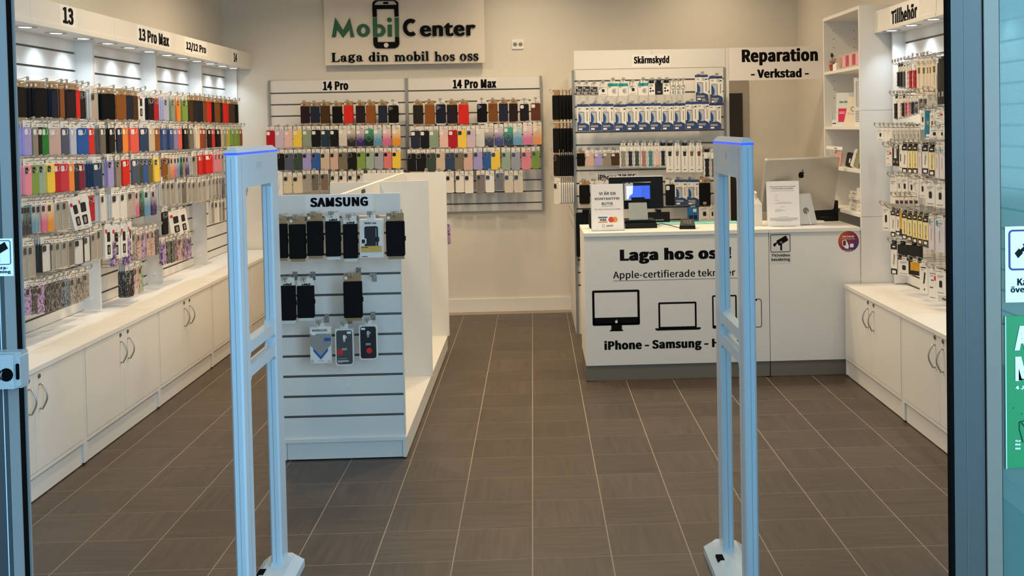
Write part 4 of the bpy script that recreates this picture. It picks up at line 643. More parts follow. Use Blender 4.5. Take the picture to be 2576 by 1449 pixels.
# slogan in bold serif capitals and minuscules, built stroke by stroke
def slogan(word, x0, x1, z0, zx, word_h):
    """word_h: height of the ascender over the baseline z0; zx: x-height"""
    def stem(x, h_, w_=.27, top=True, foot=True, o_=.09):
        P = [[(x, 0), (x+w_, 0), (x+w_, h_), (x, h_)]]
        if foot: P.append([(x-o_, 0), (x+w_+o_, 0), (x+w_+o_, .09), (x-o_, .09)])
        if top: P.append([(x-o_-.02, h_-.12), (x+.02, h_-.12), (x+.02, h_), (x-o_-.02, h_-.03)])
        return P
    AH = 1.52; out = []; x = 0
    def arch(x_): return (x_, .60, .33, .42, .10, .28, 0, 150)
    def stroke(pts, ws):
        L_, R2 = [], []
        for i, p_ in enumerate(pts):
            a_ = pts[max(i-1, 0)]; b_ = pts[min(i+1, len(pts)-1)]; dx, dz = b_[0]-a_[0], b_[1]-a_[1]; q_ = math.hypot(dx, dz) or 1
            L_.append((p_[0]-dz/q_*ws[i]/2, p_[1]+dx/q_*ws[i]/2)); R2.append((p_[0]+dz/q_*ws[i]/2, p_[1]-dx/q_*ws[i]/2))
        return [[L_[i], L_[i+1], R2[i+1], R2[i]] for i in range(len(pts)-1)]
    polys, rings = [], []
    def addp(P, dx): polys.extend([[(a_+dx, c_) for a_, c_ in q_] for q_ in P])
    def addr(r_, dx): rings.append((r_[0]+dx,)+tuple(r_[1:]))
    for ch in word:
        if ch == 'L': addp([[(.1, 0), (.42, 0), (.42, 1.45), (.1, 1.45)], [(0, 0), (1.0, 0), (1.0, .10), (0, .10)], [(0, 1.36), (.58, 1.36), (.58, 1.45), (0, 1.45)], [(.80, 0), (1.0, 0), (1.05, .42), (.98, .42)]], x); x += 1.15
        elif ch in 'il': addp(stem(.1, 1.0 if ch == 'i' else AH), x); (addp([disc(.235, 1.33, .17, 14)], x) if ch == 'i' else None); x += .58
        elif ch in 'nh': addp(stem(.1, 1.0 if ch == 'n' else AH), x); addr((.56, .56, .35, .44, .10, .30, -5, 145), x); addp(stem(.66, .60, .25, top=False), x); x += 1.12
        elif ch == 'm':
            addp(stem(.1, 1.0), x); addr((.54, .56, .33, .44, .09, .30, -5, 145), x); addp(stem(.62, .60, .25, top=False, o_=.06), x); addr((1.06, .56, .33, .44, .09, .30, -5, 145), x); addp(stem(1.14, .60, .25, top=False), x); x += 1.60
        elif ch == 'o': addr((.47, .5, .45, .53, .17, .45), x); x += 1.03
        elif ch in 'db':
            if ch == 'd': addr((.42, .49, .40, .51, .13, .40), x); addp(stem(.58, AH, foot=False), x); addp([[(.58, 0), (.95, .0), (.95, .09), (.58, .06)]], x)
            else: addp(stem(.08, AH, foot=False), x); addr((.52, .49, .42, .51, .14, .40), x)
            x += 1.05
        elif ch == 'a': addr((.34, .27, .32, .29, .11, .19), x); addp([[(.48, .10), (.74, .04), (.74, .72), (.48, .72)], [(.70, .04), (.92, .0), (.95, .08), (.74, .18)]], x); addr((.42, .70, .32, .31, .09, .22, -5, 170), x); addp([disc(.17, .74, .14, 12)], x); x += 1.0
        elif ch == 'g': addr((.42, .80, .36, .32, .12, .22), x); addr((.46, .10, .44, .30, .20, .13), x); addp(stroke([(.20, .55), (.12, .42), (.30, .34), (.60, .30)], [.10, .18, .20, .16]), x); addp([[(.68, .98), (.95, 1.02), (.98, 1.16), (.70, 1.10)]], x); x += 1.05
        elif ch == 's': addp(stroke([(.64, .80), (.54, .95), (.34, .96), (.16, .86), (.14, .70), (.30, .57), (.52, .45), (.66, .30), (.60, .10), (.38, .04), (.18, .08), (.10, .26)], [.10, .14, .12, .18, .26, .26, .26, .26, .18, .12, .14, .10]), x); addp([[(.60, .66), (.68, .66), (.68, 1.0), (.60, .96)], [(.08, .02), (.16, .08), (.16, .36), (.08, .36)]], x); x += .80
    W_ = x-.12; sx = (x1-x0)/W_; sz = word_h/ (1.45 if 'L' in word else AH if any(c_ in 'dbhl' for c_ in word) else 1.0)
    f_ = lambda p_: (x0+p_[0]*sx, z0+p_[1]*sz)
    b = MB()
    for P in polys:
        P = [f_(p_) for p_ in P]; ar = sum(P[i][0]*P[(i+1) % len(P)][1]-P[(i+1) % len(P)][0]*P[i][1] for i in range(len(P)))
        b.prism(P if ar > 0 else P[::-1], -.012, 0)
    for r_ in rings:
        a0, a1 = r_[6:] if len(r_) > 6 else (0, 360); c_ = f_(r_[:2]); ring_pts(c_[0], c_[1], r_[2]*sx, r_[3]*sz, r_[4]*sx, r_[5]*sz, a0, a1, 24, -.012, 0, b)
    b.build('lettering', INK, t)
slogan('Laga', -1.737, -1.4665, 2.236, 0, .078); slogan('din', -1.4171, -1.2435, 2.2344, 0, .080); slogan('mobil', -1.1908, -.8924, 2.2325, 0, .082); slogan('hos', -.8416, -.6699, 2.2280, 0, .082); slogan('oss', -.6233, -.4635, 2.2262, 0, .060)

# ============================================================ slatwalls
def slatwall(name, label, loc, rz, width, z0, z1, groove0, pitch=.1, group=None, ug=.10, uprights=(), rail=None, n_side=0, slatm=WHITE):
    rail = rail or mat('groove_metal', '6f6d6a', .45, metal=.4)
    t = thing(name, label, 'slatwall', loc, rz, group)
    zs = [z1]; g = groove0
    while g > z0+.03: zs.append(g); g -= pitch
    zs.append(z0); gap = .006; c = {}
    for i in range(len(zs)-1):
        hi = zs[i]-(gap if i else 0); lo = zs[i+1]+(gap if i < len(zs)-2 else 0); h_ = round(hi-lo, 4)
        if h_ not in c:
            b = MB(); b.box(0, width, 0, .012, 0, h_); c[h_] = b.mesh('slat', slatm)
        put(c[h_], 'slat', t, (0, 0, lo))
    b = MB(); b.box(0, width, .009, .012, -gap, gap); b.box(0, width, .003, .009, -gap, -gap+.0012); me = b.mesh('groove_rail', rail)
    for z in zs[1:-1]: put(me, 'groove_rail', t, (0, 0, z))
    MB().box(0, width, .012, .018, z0, z1).build('backing_panel', WHITE, t)
    return t
# left wall: four bays of one metre, the panel front at x = -2.68
LB = [(4.10, 5.11), (5.11, 6.12), (6.12, 7.13), (7.13, 8.10), (8.10, 9.05)]
BAYN = ['door-end', 'nearest', 'second', 'third', 'farthest']
left_walls = []
for i, (a, c) in enumerate(LB):
    t = slatwall('slatwall', 'white slatwall in the %s bay of the left wall' % BAYN[i], (-2.68, a+.011, 0), R(90), c-a-.022, .60, 2.20, 2.118, .104, 'white slatwall bays on the left wall')
    MB().box(c-a-.022, c-a, -.10, .018, .60, 2.19).build('upright', WHITE, t)
    b = MB(); b.tube([(c-a-.023, -.05, .67), (c-a-.027, -.05, .67)], .010, 12); b.build('cable_cap', PAPER, t)
    left_walls.append(t)
    if i == 0: MB().box(-.022, 0, -.10, .018, .60, 2.19).build('upright', WHITE, t)
right_walls = []
for i, (a, c) in enumerate([(6.40, 5.43), (5.43, 4.43), (4.43, 3.43)]):
    t = slatwall('slatwall', 'white slatwall in the %s bay of the right wall' % ('farthest', 'middle', 'nearest')[i], (2.355, a-.022, 0), R(-90), a-c-.022, .60, 2.20, 2.118, .104, 'white slatwall bays on the right wall')
    MB().box(-.022, 0, -.075, .018, .60, 2.19).build('upright', WHITE, t)
    right_walls.append(t)

# light canopies
LENS = mat('led_lens', 'f4f8ff', .3, emit=LENSE)
def spot_fixture(t, x, y, z, aim=0.0):
    b = MB(); n = 20
    for r0, r1, z0, z1 in ((.044, .056, -.003, 0),):
        k = len(b.v)
        for (r_, zz) in ((r1, 0), (r1, -.002), (r1-.003, -.0035), (r0, -.003), (r0-.004, .002)):
            b.v += [(r_*math.cos(2*math.pi*i/n), r_*math.sin(2*math.pi*i/n), zz) for i in range(n)]
        for q in range(4):
            for i in range(n): j = (i+1) % n; b.f.append((k+q*n+i, k+q*n+j, k+(q+1)*n+j, k+(q+1)*n+i)); b.m.append(0)
    me = cached('ring_mesh', lambda: b.mesh('spotlight_ring', CHROME, True))
    r_ = put(me, 'spotlight', t, (x, y, z))
    def lens():
        c = MB(); c.prism(disc(0, 0, .030, 18), -.0015, .001, axis='z'); return c.mesh('spotlight_lens', LENS)
    put(cached('lens_mesh', lens), 'lens', r_)
def canopy(label, loc, rz, width, nspot, words=None, lit=True, d=.23, sheet=None):
    t = thing('light_canopy', label, 'light canopy', loc, rz, None)
    MB().box(0, width, -d, -d+.016, .022, .135).build('fascia', WHITE, t)
    MB().box(0, width, -d-.004, -d+.016, -.002, .022).build('bottom_trim', WHITE, t)
    MB().box(0, width, -d+.016, .018, 0, .016).build('soffit', WHITE, t)
    MB().box(0, width, -.0, .016, .016, .13).build('rear_panel', WHITE, t)
    for k in range(nspot):
        sx = width*(k+.5)/nspot; spot_fixture(t, sx, -.12, -.0005)
    for (s_, a, c, zlo, zhi) in (words or []):
        MB().box(a-.03, c+.03, -d-.0006, -d, .024, .134).build('paper_label', PAPER, t)
        text(s_, a, c, zlo, zhi, -d-.0008, INK, t, bold=.04)
    if lit:
        for k in range(nspot):
            sx = width*(k+.5)/nspot; l = bpy.data.lights.new('canopy_led', 'SPOT'); l.energy = LEDW; l.color = COOL; l.spot_size = R(118); l.spot_blend = .9; l.shadow_soft_size = .018
            o = bpy.data.objects.new('canopy_led', l); COL.objects.link(o)
            M_ = root_matrix(t); p_ = M_ @ Vector((sx, -.12, -.006)); o.location = p_
            dr = (M_.to_3x3() @ Vector((0, .12, -1))).normalized(); o.rotation_euler = dr.to_track_quat('-Z', 'Y').to_euler()
    return t
WD = {1: [('13', .345, .47, .036, .125)], 2: [('13 Pro Max', .37, .905, .034, .113)], 3: [('12/12 Pro', .235, .68, .034, .104)], 4: [('14', .42, .515, .030, .104)]}
for i, (a, c) in enumerate(LB):
    canopy('white canopy with three cool spotlights over the %s left bay' % BAYN[i], (-2.682, a, 2.19), R(90), c-a-.002, 3, WD.get(i))
canopy('white canopy lettered for accessories over the farthest right bay', (2.36, 6.45, 2.19), R(-90), .99, 3, [('Tillbehör', .305, .72, .012, .110)], d=.17)
canopy('white canopy with spotlights over the middle right bay', (2.36, 5.455, 2.19), R(-90), .99, 3, d=.17)
canopy('white canopy with spotlights over the nearest right bay', (2.36, 4.46, 2.19), R(-90), .99, 3, d=.17)

# base cabinets
def bow_handle(t, x, z0, z1, y):
    b = MB(); P = [(x, y, z1), (x, y-.012, z1+.002)]+[(x, y-.012-.022*math.sin(math.pi*k/10), z1-(z1-z0)*k/10) for k in range(1, 10)]+[(x, y-.012, z0-.002), (x, y, z0)]
    b.tube(P, .0042, 8); return b.build('handle', CHROME, t, smooth=True)
def cabinet(label, loc, rz, width, depth, H=.60, group=None, hz=(.405, .515), lock=.553):
    t = thing('base_cabinet', label, 'cabinet', loc, rz, group); s_ = .019
    c = MB(); c.box(0, s_, .002, depth, .012, H-.022); c.box(width-s_, width, .002, depth, .012, H-.022); c.box(s_, width-s_, .022, depth, .100, .118); c.box(s_, width-s_, depth-.01, depth, .118, H-.022)
    c.box(s_, width-s_, .0, .022, .112, .130)
    c.build('carcass', WHITE, t)
    MB().box(0, width, -.006, depth, H-.022, H).build('worktop', WHITE, t)
    MB().box(s_+.001, width-s_-.001, .012, .028, .006, .100).build('plinth', WHITE, t)
    b = MB()
    for x in (.05, width-.05):
        for y in (.06, depth-.05): b.tube([(x, y, 0), (x, y, .02)], .012, 8)
    b.build('foot', BLACK, t)
    g = .0024; mid = width/2
    for a, c_, hx in ((s_+g, mid-g/2, mid-.05), (mid+g/2, width-s_-g, mid+.05)):
        d = MB().box(a, c_, 0, .018, .133, H-.026).build('door', WHITE, t)
        bow_handle(d, hx, hz[0], hz[1], 0)
        k = MB(); k.tube([(hx, .0, lock), (hx, -.004, lock)], .0105, 14); k.tube([(hx, -.004, lock), (hx, -.006, lock)], .0075, 12); k.build('lock', mat('lock_metal', '8c7f70', .35, metal=.8), d)
    return t
for i, (a, c) in enumerate(LB):
    cabinet('white two-door base cabinet with bow handles, %s one along the left wall' % ('partly hidden' if i == 0 else BAYN[i]), (-2.25, a, 0), R(90), c-a-.002, .425, group='base cabinets along the left wall')
for i, (a, c) in enumerate([(6.44, 5.43), (5.43, 4.42), (4.42, 3.42)]):
    cabinet('white two-door base cabinet with bow handles, %s one along the right wall' % ('farthest', 'middle', 'nearest')[i], (1.975, a, 0), R(-90), a-c-.002, .375, H=.592, group='base cabinets along the right wall')

# back wall slatwalls
for nm, x0, x1, lab in (('14 Pro', -2.285, -1.112, 'left'), ('14 Pro Max', -1.086, .072, 'right')):
    t = slatwall('slatwall', 'white slatwall with aluminium posts, %s panel on the back wall' % lab, (x0, 9.03, 0), 0, x1-x0, .90, 2.079, 1.972, .1005, 'white slatwalls on the back wall')
    if lab == 'left':
        MB().box(-.018, 0, -.012, .04, .90, 2.085).build('post', ALU, t); text(nm, -1.829-x0, -1.607-x0, 1.99, 2.068, -.0008, INK, t, bold=.045); sw_pro = t
        MB().box(x1-x0, x1-x0+.026, -.012, .04, .90, 2.085).build('post', ALU, t)
        MB().box(-1.835-x0, -1.600-x0, -.0006, 0, 1.981, 2.077).build('paper_label', PAPER, t)
    else:
        MB().box(x1-x0, x1-x0+.018, -.012, .04, .90, 2.085).build('post', ALU, t); text(nm, -.693-x0, -.308-x0, 1.985, 2.063, -.0008, INK, t, bold=.045); sw_max = t
        MB().box(-.70-x0, -.30-x0, -.0006, 0, 1.981, 2.077).build('paper_label', PAPER, t)

# ============================================================ screen protector partition
UY = 7.98; UX0, UX1 = .335, 1.535
sw_unit = slatwall('slatwall', 'tall white slatwall partition behind the counter full of screen protectors', (UX0, UY, 0), 0, UX1-UX0-.01, .30, 2.075, 1.985, .1, None)
MB().box(-.02, 0, -.014, .03, .0, 2.07).build('post', ALU, sw_unit); MB().box(UX1-UX0-.03, UX1-UX0-.012, -.014, .03, 0, 2.07).build('post', ALU, sw_unit)
MB().box(-.022, -.002, .03, 1.08, .0, 2.06).build('side_panel', WHITE, sw_unit); MB().box(UX1-UX0-.012, UX1-UX0+.012, -.01, .10, 0, 2.22).build('end_panel', WHITE, sw_unit)
b = MB()
for k in range(12): b.box(-.0235, -.022, .06, 1.07, 1.93-.1*k-.004, 1.93-.1*k+.004)
b.build('side_groove', ALU, sw_unit)
MB().box(0, UX1-UX0-.012, .0, .02, 0, .30).build('kick_panel', WHITE, sw_unit)
MB().box(.15, .50, -.0008, 0, 1.145, 1.262).build('paper_label', PAPER, sw_unit)
text('iPhone 7/8/SE', .508-UX0, .801-UX0, 1.200, 1.253, -.001, INK, sw_unit, bold=.02)
t = thing('header_board', 'white header board above the screen protector slatwall', 'sign', (0, UY-.005, 0))
MB().box(UX0, .945, 0, .02, 2.078, 2.222).build('board', WHITE, t); MB().box(.947, UX1-.014, 0, .02, 2.078, 2.222).build('board', WHITE, t)
MB().box(.79, 1.09, -.0007, 0, 2.085, 2.182).build('paper_label', PAPER, t)
text('Skärmskydd', .802, 1.081, 2.099, 2.172, -.001, INK, t, bold=.04)
t = thing('repair_sign', 'white board with large black workshop lettering over the opening', 'sign', (0, UY-.006, 0))
MB().box(UX1+.013, 2.372, 0, .016, 1.968, 2.225).build('board', mat('sign_paper_white', 'f6eeea', .55, var=.01), t)
text('Reparation', 1.652, 2.254, 2.083, 2.214, 0, INK, t, bold=.035); text('- Verkstad -', 1.722, 2.180, 1.984, 2.056, 0, INK, t, bold=.035)

# ============================================================ shelf unit at the right
t = thing('shelf_unit', 'tall white open bookcase between counter and right wall', 'shelf', (0, 0, 0))
MB().box(2.09, 2.37, 6.45, 6.47, 0.0, 2.368).build('side_panel', WHITE, t); MB().box(2.09, 2.37, 7.24, 7.26, 0, 2.368).build('side_panel', WHITE, t)
MB().box(2.355, 2.37, 6.47, 7.24, 0, 2.368).build('rear_panel', WHITE, t)
MB().box(2.09, 2.355, 6.47, 7.24, 2.345, 2.368).build('top', WHITE, t)
SHZ = (1.985, 1.598, 1.318, 1.034)
for z in SHZ: MB().box(2.091, 2.355, 6.471, 7.239, z-.02, z).build('shelf', WHITE, t)
MB().box(2.091, 2.355, 6.471, 7.239, .5, .52).build('shelf', WHITE, t)
b = MB()
for z in (1.70, 1.02): b.box(2.09, 2.37, 6.4492, 6.45, z, z+.0015)
b.build('panel_seam', mat('seam_grey', '9c968c', .6), t)
b = MB()
for k in range(9): b.prism(disc(2.16, 2.28-k*.06, .003, 8), 7.2385, 7.24); b.prism(disc(2.31, 2.28-k*.06, .003, 8), 7.2385, 7.24)
b.build('pin_hole', BLACK, t)

# ============================================================ gondola island
IY = 5.06; IX0, IX1 = -1.265, -.662
t = thing('display_island', 'white free-standing display island with cross panels in the middle of the floor', 'display island', (0, 0, 0))
b = MB(); b.box(IX0, IX1+.008, IY-.012, 7.53, .093, .11); b.build('base_top', WHITE, t)
MB().box(IX0+.02, IX1-.014, IY+.004, IY+.02, .006, .093).build('plinth', WHITE, t)
b = MB(); b.box(IX0, IX0+.018, IY-.008, 7.52, .008, .093); b.box(IX1-.012, IX1+.006, IY-.008, 7.52, .008, .093); b.build('base_side', WHITE, t)
b = MB()
for x in (IX0+.05, IX1-.05):
    for y in (IY+.06, 6.3, 7.4): b.tube([(x, y, 0), (x, y, .02)], .012, 8)
b.build('foot', BLACK, t)
MB().box(-.963, -.940, IY+.03, 7.50, .11, 1.32).build('spine_panel', WHITE, t)
MB().box(-1.245, -.645, 6.28, 6.30, .11, 1.318).build('cross_panel', WHITE, t); MB().box(-1.245, -.640, 7.50, 7.52, .11, 1.316).build('cross_panel', WHITE, t)
MB().box(IX1-.004, IX1+.002, IY-.002, IY+.022, .11, 1.325).build('edge_panel', WHITE, t)
text('NOKIA', -.93, -.80, 1.285, 1.31, 0, INK, t, bold=.02).matrix_basis = Matrix.Translation((-.9395, 5.60, 0)) @ Matrix.Rotation(R(90), 4, 'Z') @ Matrix.Translation((.93, 0, 0))
sw_isl = slatwall('slatwall', 'white slatwall front of the display island with phone cases', (IX0+.004, IY, 0), 0, IX1-IX0-.008, .11, 1.21, 1.125, .1005, None)
b = MB(); b.prism(disc(.318, .372, .007, 12), -.004, 0); b.build('screw_cap', PAPER, sw_isl)
t = thing('header_board', 'white header board with black brand lettering on the display island', 'sign', (0, IY-.03, 0))
MB().box(IX0+.002, IX1+.004, 0, .02, 1.216, 1.322).build('board', WHITE, t)
MB().box(-1.12, -.79, -.0007, 0, 1.232, 1.318).build('paper_label', PAPER, t); text('SAMSUNG', -1.096, -.813, 1.262, 1.308, -.001, INK, t, bold=.035)
# ============================================================ counter
CY = 6.47
def counter(label, x0, x1, front_extra=None):
    t = thing('service_counter', label, 'counter', (0, 0, 0), group='two joined white counter units')
    MB().box(x0-(.0 if front_extra else 0), x1, CY-.01, 7.05, .93, .952).build('worktop', WHITE, t)
    MB().box(x0+.001, x1-.001, CY, CY+.02, .103, .929).build('front_panel', WHITE, t)
    MB().box(x0+.002, x1-.002, CY+.006, CY+.026, .006, .102).build('plinth', GREYP, t)
    MB().box(x0+.001, x0+.02, CY+.02, 7.03, .103, .929).build('side_panel', WHITE, t)
    MB().box(x0+.001, x0+.02, CY+.03, 7.03, .006, .102).build('plinth', GREYP, t)
    MB().box(x1-.02, x1-.001, CY+.02, 7.03, .006, .929).build('side_panel', WHITE, t)
    return t
cL = counter('wide white service counter lettered in black, left unit', .313, 1.496, True)
cR = counter('narrower white counter unit with round sticker beside the bookcase', 1.498, 2.088)
F = CY
text('Laga hos oss!', .541, 1.255, .749, .848, F, INK, cL, bold=.05)
text('Apple-certifierade tekniker', .495, 1.279, .646, .707, F, INK, cL, bold=.008)
MB().box(.494, 1.299, F-.0008, F, .6425, .6445).build('underline', INK, cL)
text('iPhone - Samsung - Huawei', .431, 1.375, .186, .262, F, INK, cL, bold=.035)
b = MB(); y0, y1 = F-.0008, F
frame_poly(b, .359, .662, .359, .585, .0145, y0, y1, 0, .010); b.box(.362, .659, y0, y1, .362, .410)
b.prism([(.492, .360), (.562, .360), (.566, .330), (.488, .330)][::-1], y0, y1) if 0 else b.box(.478, .546, y0, y1, .330, .360)
b.prism([(.465, .3215), (.557, .3215), (.547, .332), (.475, .332)], y0, y1)
b.build('desktop_computer_icon', INK, cL)
def apple(parent, cx, cz, s_, y, m_):
    """bitten apple mark"""
    P = [(0, .30), (.10, .34), (.22, .36), (.34, .31), (.40, .24), (.31, .15), (.28, .02), (.32, -.10), (.42, -.18), (.36, -.33), (.25, -.47), (.14, -.50), (0, -.45), (-.14, -.50), (-.25, -.47), (-.38, -.28), (-.44, -.05), (-.42, .14), (-.33, .29), (-.20, .36), (-.10, .34)]
    P = [(cx+x*s_, cz+z*s_) for x, z in P][::-1]; b = MB()
    # split into quads from the centre line to keep the outline exact
    k = len(P); n0 = len(b.v); b.v += [(x, y-.0008, z) for x, z in P]+[(cx, y-.0008, cz-.05*s_)]
    for i in range(k): b.f.append((n0+i, n0+k, n0+(i+1) % k)); b.m.append(0)
    L_ = [(cx+x*s_, cz+z*s_) for x, z in [(0, .38), (.10, .42), (.19, .54), (.20, .68), (.09, .63), (.01, .52)]]
    b.prism(L_, y-.0008, y); b.build('fruit_emblem', m_, parent)
apple(cL, .5115, .383, .020, F-.001, PAPER)
b = MB(); frame_poly(b, .781, 1.026, .330, .499, .0115, y0, y1, 0, .008); b.prism([(.759, .326), (.770, .3185), (1.041, .3185), (1.052, .326), (1.052, .333), (.759, .333)], y0, y1); b.build('laptop_icon', INK, cL)
b = MB(); frame_poly(b, 1.127, 1.285, .322, .536, .0095, y0, y1, 0, .010); b.box(1.131, 1.281, y0, y1, .326, .342); b.build('tablet_icon', INK, cL)
b = MB(); frame_poly(b, 1.337, 1.446, .323, .507, .004, y0, y1, 0, .016); b.box(1.370, 1.415, y0, y1, .494, .504); b.build('phone_icon', INK, cL)
t = thing('camera_notice', 'white video surveillance sticker at the top of the narrower counter unit', 'sticker', (0, F, 0))
MB().box(1.503, 1.64, -.0006, 0, .728, .922).build('sticker_sheet', mat('sticker_grey', 'dddad6', .5), t)
cctv_pictogram(t, 1.507, 1.636, .803, .918, -.0007, INK, .0035)
text('TV/video', 1.513, 1.632, .771, .793, -.0007, INK, t, bold=.02); text('bevakning', 1.513, 1.632, .742, .767, -.0007, INK, t, bold=.02)
t = thing('round_sticker', 'round orange to purple sticker at the right end of the counter front', 'sticker', (0, F, 0))
M = mat('sunset_print', 'c2461e', .4); nt = M.node_tree; N = nt.nodes; Lk = nt.links; tc = N.new('ShaderNodeTexCoord'); sp = N.new('ShaderNodeSeparateXYZ'); ad = N.new('ShaderNodeMath'); ad.operation = 'SUBTRACT'
cr = N.new('ShaderNodeValToRGB'); mr = N.new('ShaderNodeMapRange'); mr.inputs['From Min'].default_value = 2.012-.862-.08; mr.inputs['From Max'].default_value = 2.012-.862+.08
e = cr.color_ramp.elements; e[0].color = (*lin('c4551f'), 1); e[1].color = (*lin('3a2a68'), 1); k = e.new(.45); k.color = (*lin('8a2440'), 1)
Lk.new(tc.outputs['Object'], sp.inputs[0]); Lk.new(sp.outputs['X'], ad.inputs[0]); Lk.new(sp.outputs['Z'], ad.inputs[1]); Lk.new(ad.outputs[0], mr.inputs['Value']); Lk.new(mr.outputs[0], cr.inputs[0]); Lk.new(cr.outputs[0], N['Principled BSDF'].inputs['Base Color'])
b = MB(); b.prism(disc(2.012, .862, .067, 40), -.0008, 0); b.build('sticker_disc', M, t)
text('Hey Friend!', 1.974, 2.047, .887, .900, -.001, PAPER, t, bold=.03)
b = MB(); b.prism(rrect(1.972, 1.998, .832, .872, .005), -.0012, 0); b.prism([(1.968, .862), (1.974, .838), (1.990, .818), (2.010, .815), (2.014, .832), (2.006, .852), (2.0, .866), (1.996, .83), (1.976, .84)], -.0011, 0)
b.box(2.021, 2.044, -.0012, 0, .824, .847); b.build('hand_with_phone_print', PAPER, t)
MB().prism(rrect(1.976, 1.994, .836, .868, .003), -.0016, 0).build('phone_print', mat('print_plum', '5a1c38', .5), t)
for z, a, c in ((.882, 1.964, 2.052), (.876, 1.985, 2.052), (.806, 1.975, 2.045), (.800, 1.99, 2.03)): MB().box(a, c, -.001, 0, z-.001, z+.001).build('small_print', mat('print_pale', 'd9b7b4', .5), t)

# ---- things on the counter
Z = .952
t = thing('cashless_sign', 'white upright acrylic card sign with payment logos on the counter', 'sign', (0, 6.60, Z), 0)
t.rotation_euler = (R(-6), 0, 0)
MB().box(.375, .580, 0, .004, .0, .300).build('card', PAPER, t)
MB().box(.370, .585, .004, .006, 0, .304).build('acrylic_back', mat('acrylic', 'c9ccca', .1, coat=.5), t); MB().box(.370, .585, -.02, .07, 0, .004).build('acrylic_foot', mat('acrylic', 'c9ccca'), t)
for s_, a, c, z0, z1 in (('VI ÄR EN', .424, .532, .232, .256), ('KONTANTFRI', .397, .557, .200, .216), ('BUTIK', .441, .515, .167, .184)): text(s_, a, c, z0, z1, -.0006, mat('sign_ink', '4a4442', .5), t, bold=.012)
MB().box(.441, .515, -.0006, 0, .158, .1595).build('underline', mat('sign_ink', '4a4442'), t)
text('WE ARE A CASHLESS STORE', .393, .562, .135, .143, -.0006, mat('sign_ink', '4a4442'), t)
b = MB(); b.box(.415, .476, -.0006, 0, .083, .090, 0); b.box(.415, .476, -.0006, 0, .0525, .059, 1); b.prism(disc(.500, .071, .0185, 24), -.0006, 0, 2); b.prism(disc(.524, .071, .0185, 24), -.0005, 0, 3)
b.build('payment_logo', [mat('visa_blue', '274a7a', .5), mat('visa_gold', 'd8893a', .5), mat('mc_red', 'd24a38', .5), mat('mc_orange', 'e6983e', .5)], t)
text('VISA', .424, .469, .063, .079, -.0007, mat('visa_blue', '274a7a'), t, bold=.03)
frame_poly(MB(), .440, .458, .022, .042, .002, -.0006, 0, 0, .009).build('swirl_logo', mat('sign_ink', '4a4442'), t); text('swish', .468, .512, .026, .040, -.0006, mat('sign_ink', '4a4442'), t, bold=.01)

t = thing('cash_register', 'black point-of-sale terminal with small blue customer screen on the counter', 'cash register', (0, 0, Z))
b = MB(); Mx = Matrix.Translation((.690, 6.86, .225)) @ Matrix.Rotation(R(-7), 4, 'X')
b.prism(rrect(-.182, .182, -.108, .108, .008), -.02, .022, inset=.004, M=Mx); b.build('monitor_housing', BLACK, t)
b = MB(); b.prism(rrect(-.182, .182, .106, .112, .002), -.022, .024, M=Mx); b.build('monitor_edge', PAPER, t)
b = MB(); M2 = Matrix.Translation((.700, 6.80, .240)) @ Matrix.Rotation(R(-4), 4, 'X')
b.prism(rrect(-.104, .090, -.066, .060, .006), -.014, 0, inset=.002, M=M2); b.build('customer_display', PAD, t)
b = MB(); b.prism([(-.082, -.052), (.076, -.052), (.076, .036), (-.082, .036)], -.0148, -.0142, 0, M=M2); b.prism([(.018, -.051), (.075, -.051), (.075, .030), (.018, .030)], -.0152, -.0142, 1, M=M2)
b.prism([(-.082, -.052), (-.068, -.052), (-.060, -.030), (-.040, -.016), (-.036, .036), (-.082, .036)], -.0154, -.0142, 2, M=M2)
b.build('screen', [mat('screen_blue', '3558d8', .4, emit=SCRE), mat('screen_blue_dark', '2f4fc0', .4, emit=SCRE), mat('screen_pale', 'b9c2e8', .4, emit=SCRE)], t)
b = MB(); b.prism([(-.095, -.060), (-.036, -.060), (-.036, .054), (-.052, .058), (-.062, .050), (-.072, .058), (-.095, .052)], -.0142, -.0135, M=M2); b.build('curled_sticker', mat('sticker_film', 'b9bdc6', .4), t)
b = MB(); b.prism([(.633, .025), (.761, .025), (.752, .165), (.630, .165)], 6.775, 6.781); b.build('stand_plate', mat('polished_steel', 'cfc6b2', .3, metal=.55), t)
b = MB(); b.box(.650, .740, 6.781, 6.83, .03, .20); b.build('stand_neck', BLACK, t)
b = MB(); b.box(.600, .810, 6.70, 6.92, .0, .030); b.prism(rrect(.600, .812, .0, .050, .012), 6.76, 6.92, inset=.004); b.build('base', BLACK, t)
b = MB(); b.prism(disc(.655, .012, .004, 10), 6.768, 6.775); b.prism(disc(.742, .012, .004, 10), 6.768, 6.775); b.build('stand_bolt', CHROME, t)
t = thing('handheld_scanner', 'black scanner leaning behind the white card sign on the counter', 'scanner', (.395, 6.78, Z))
b = MB(); b.prism(rrect(-.03, .03, 0, .11, .012), -.03, .03, inset=.008); b.build('scanner_body', BLACK, t)
b = MB(); b.prism(rrect(-.026, .010, .10, .124, .006), -.02, .02, inset=.004); b.build('scanner_head', PAD, t)
t = thing('card_terminal', 'small black card payment terminal with cable on the counter', 'card terminal', (1.0, 6.63, Z), R(-8))
b = MB(); n = len(b.v)
b.v += [(-.052, -.05, 0), (.052, -.05, 0), (.052, .075, 0), (-.052, .075, 0), (-.050, -.048, .024), (.050, -.048, .024), (.042, .020, .060), (-.042, .020, .060), (-.036, .07, .056), (.036, .07, .056)]
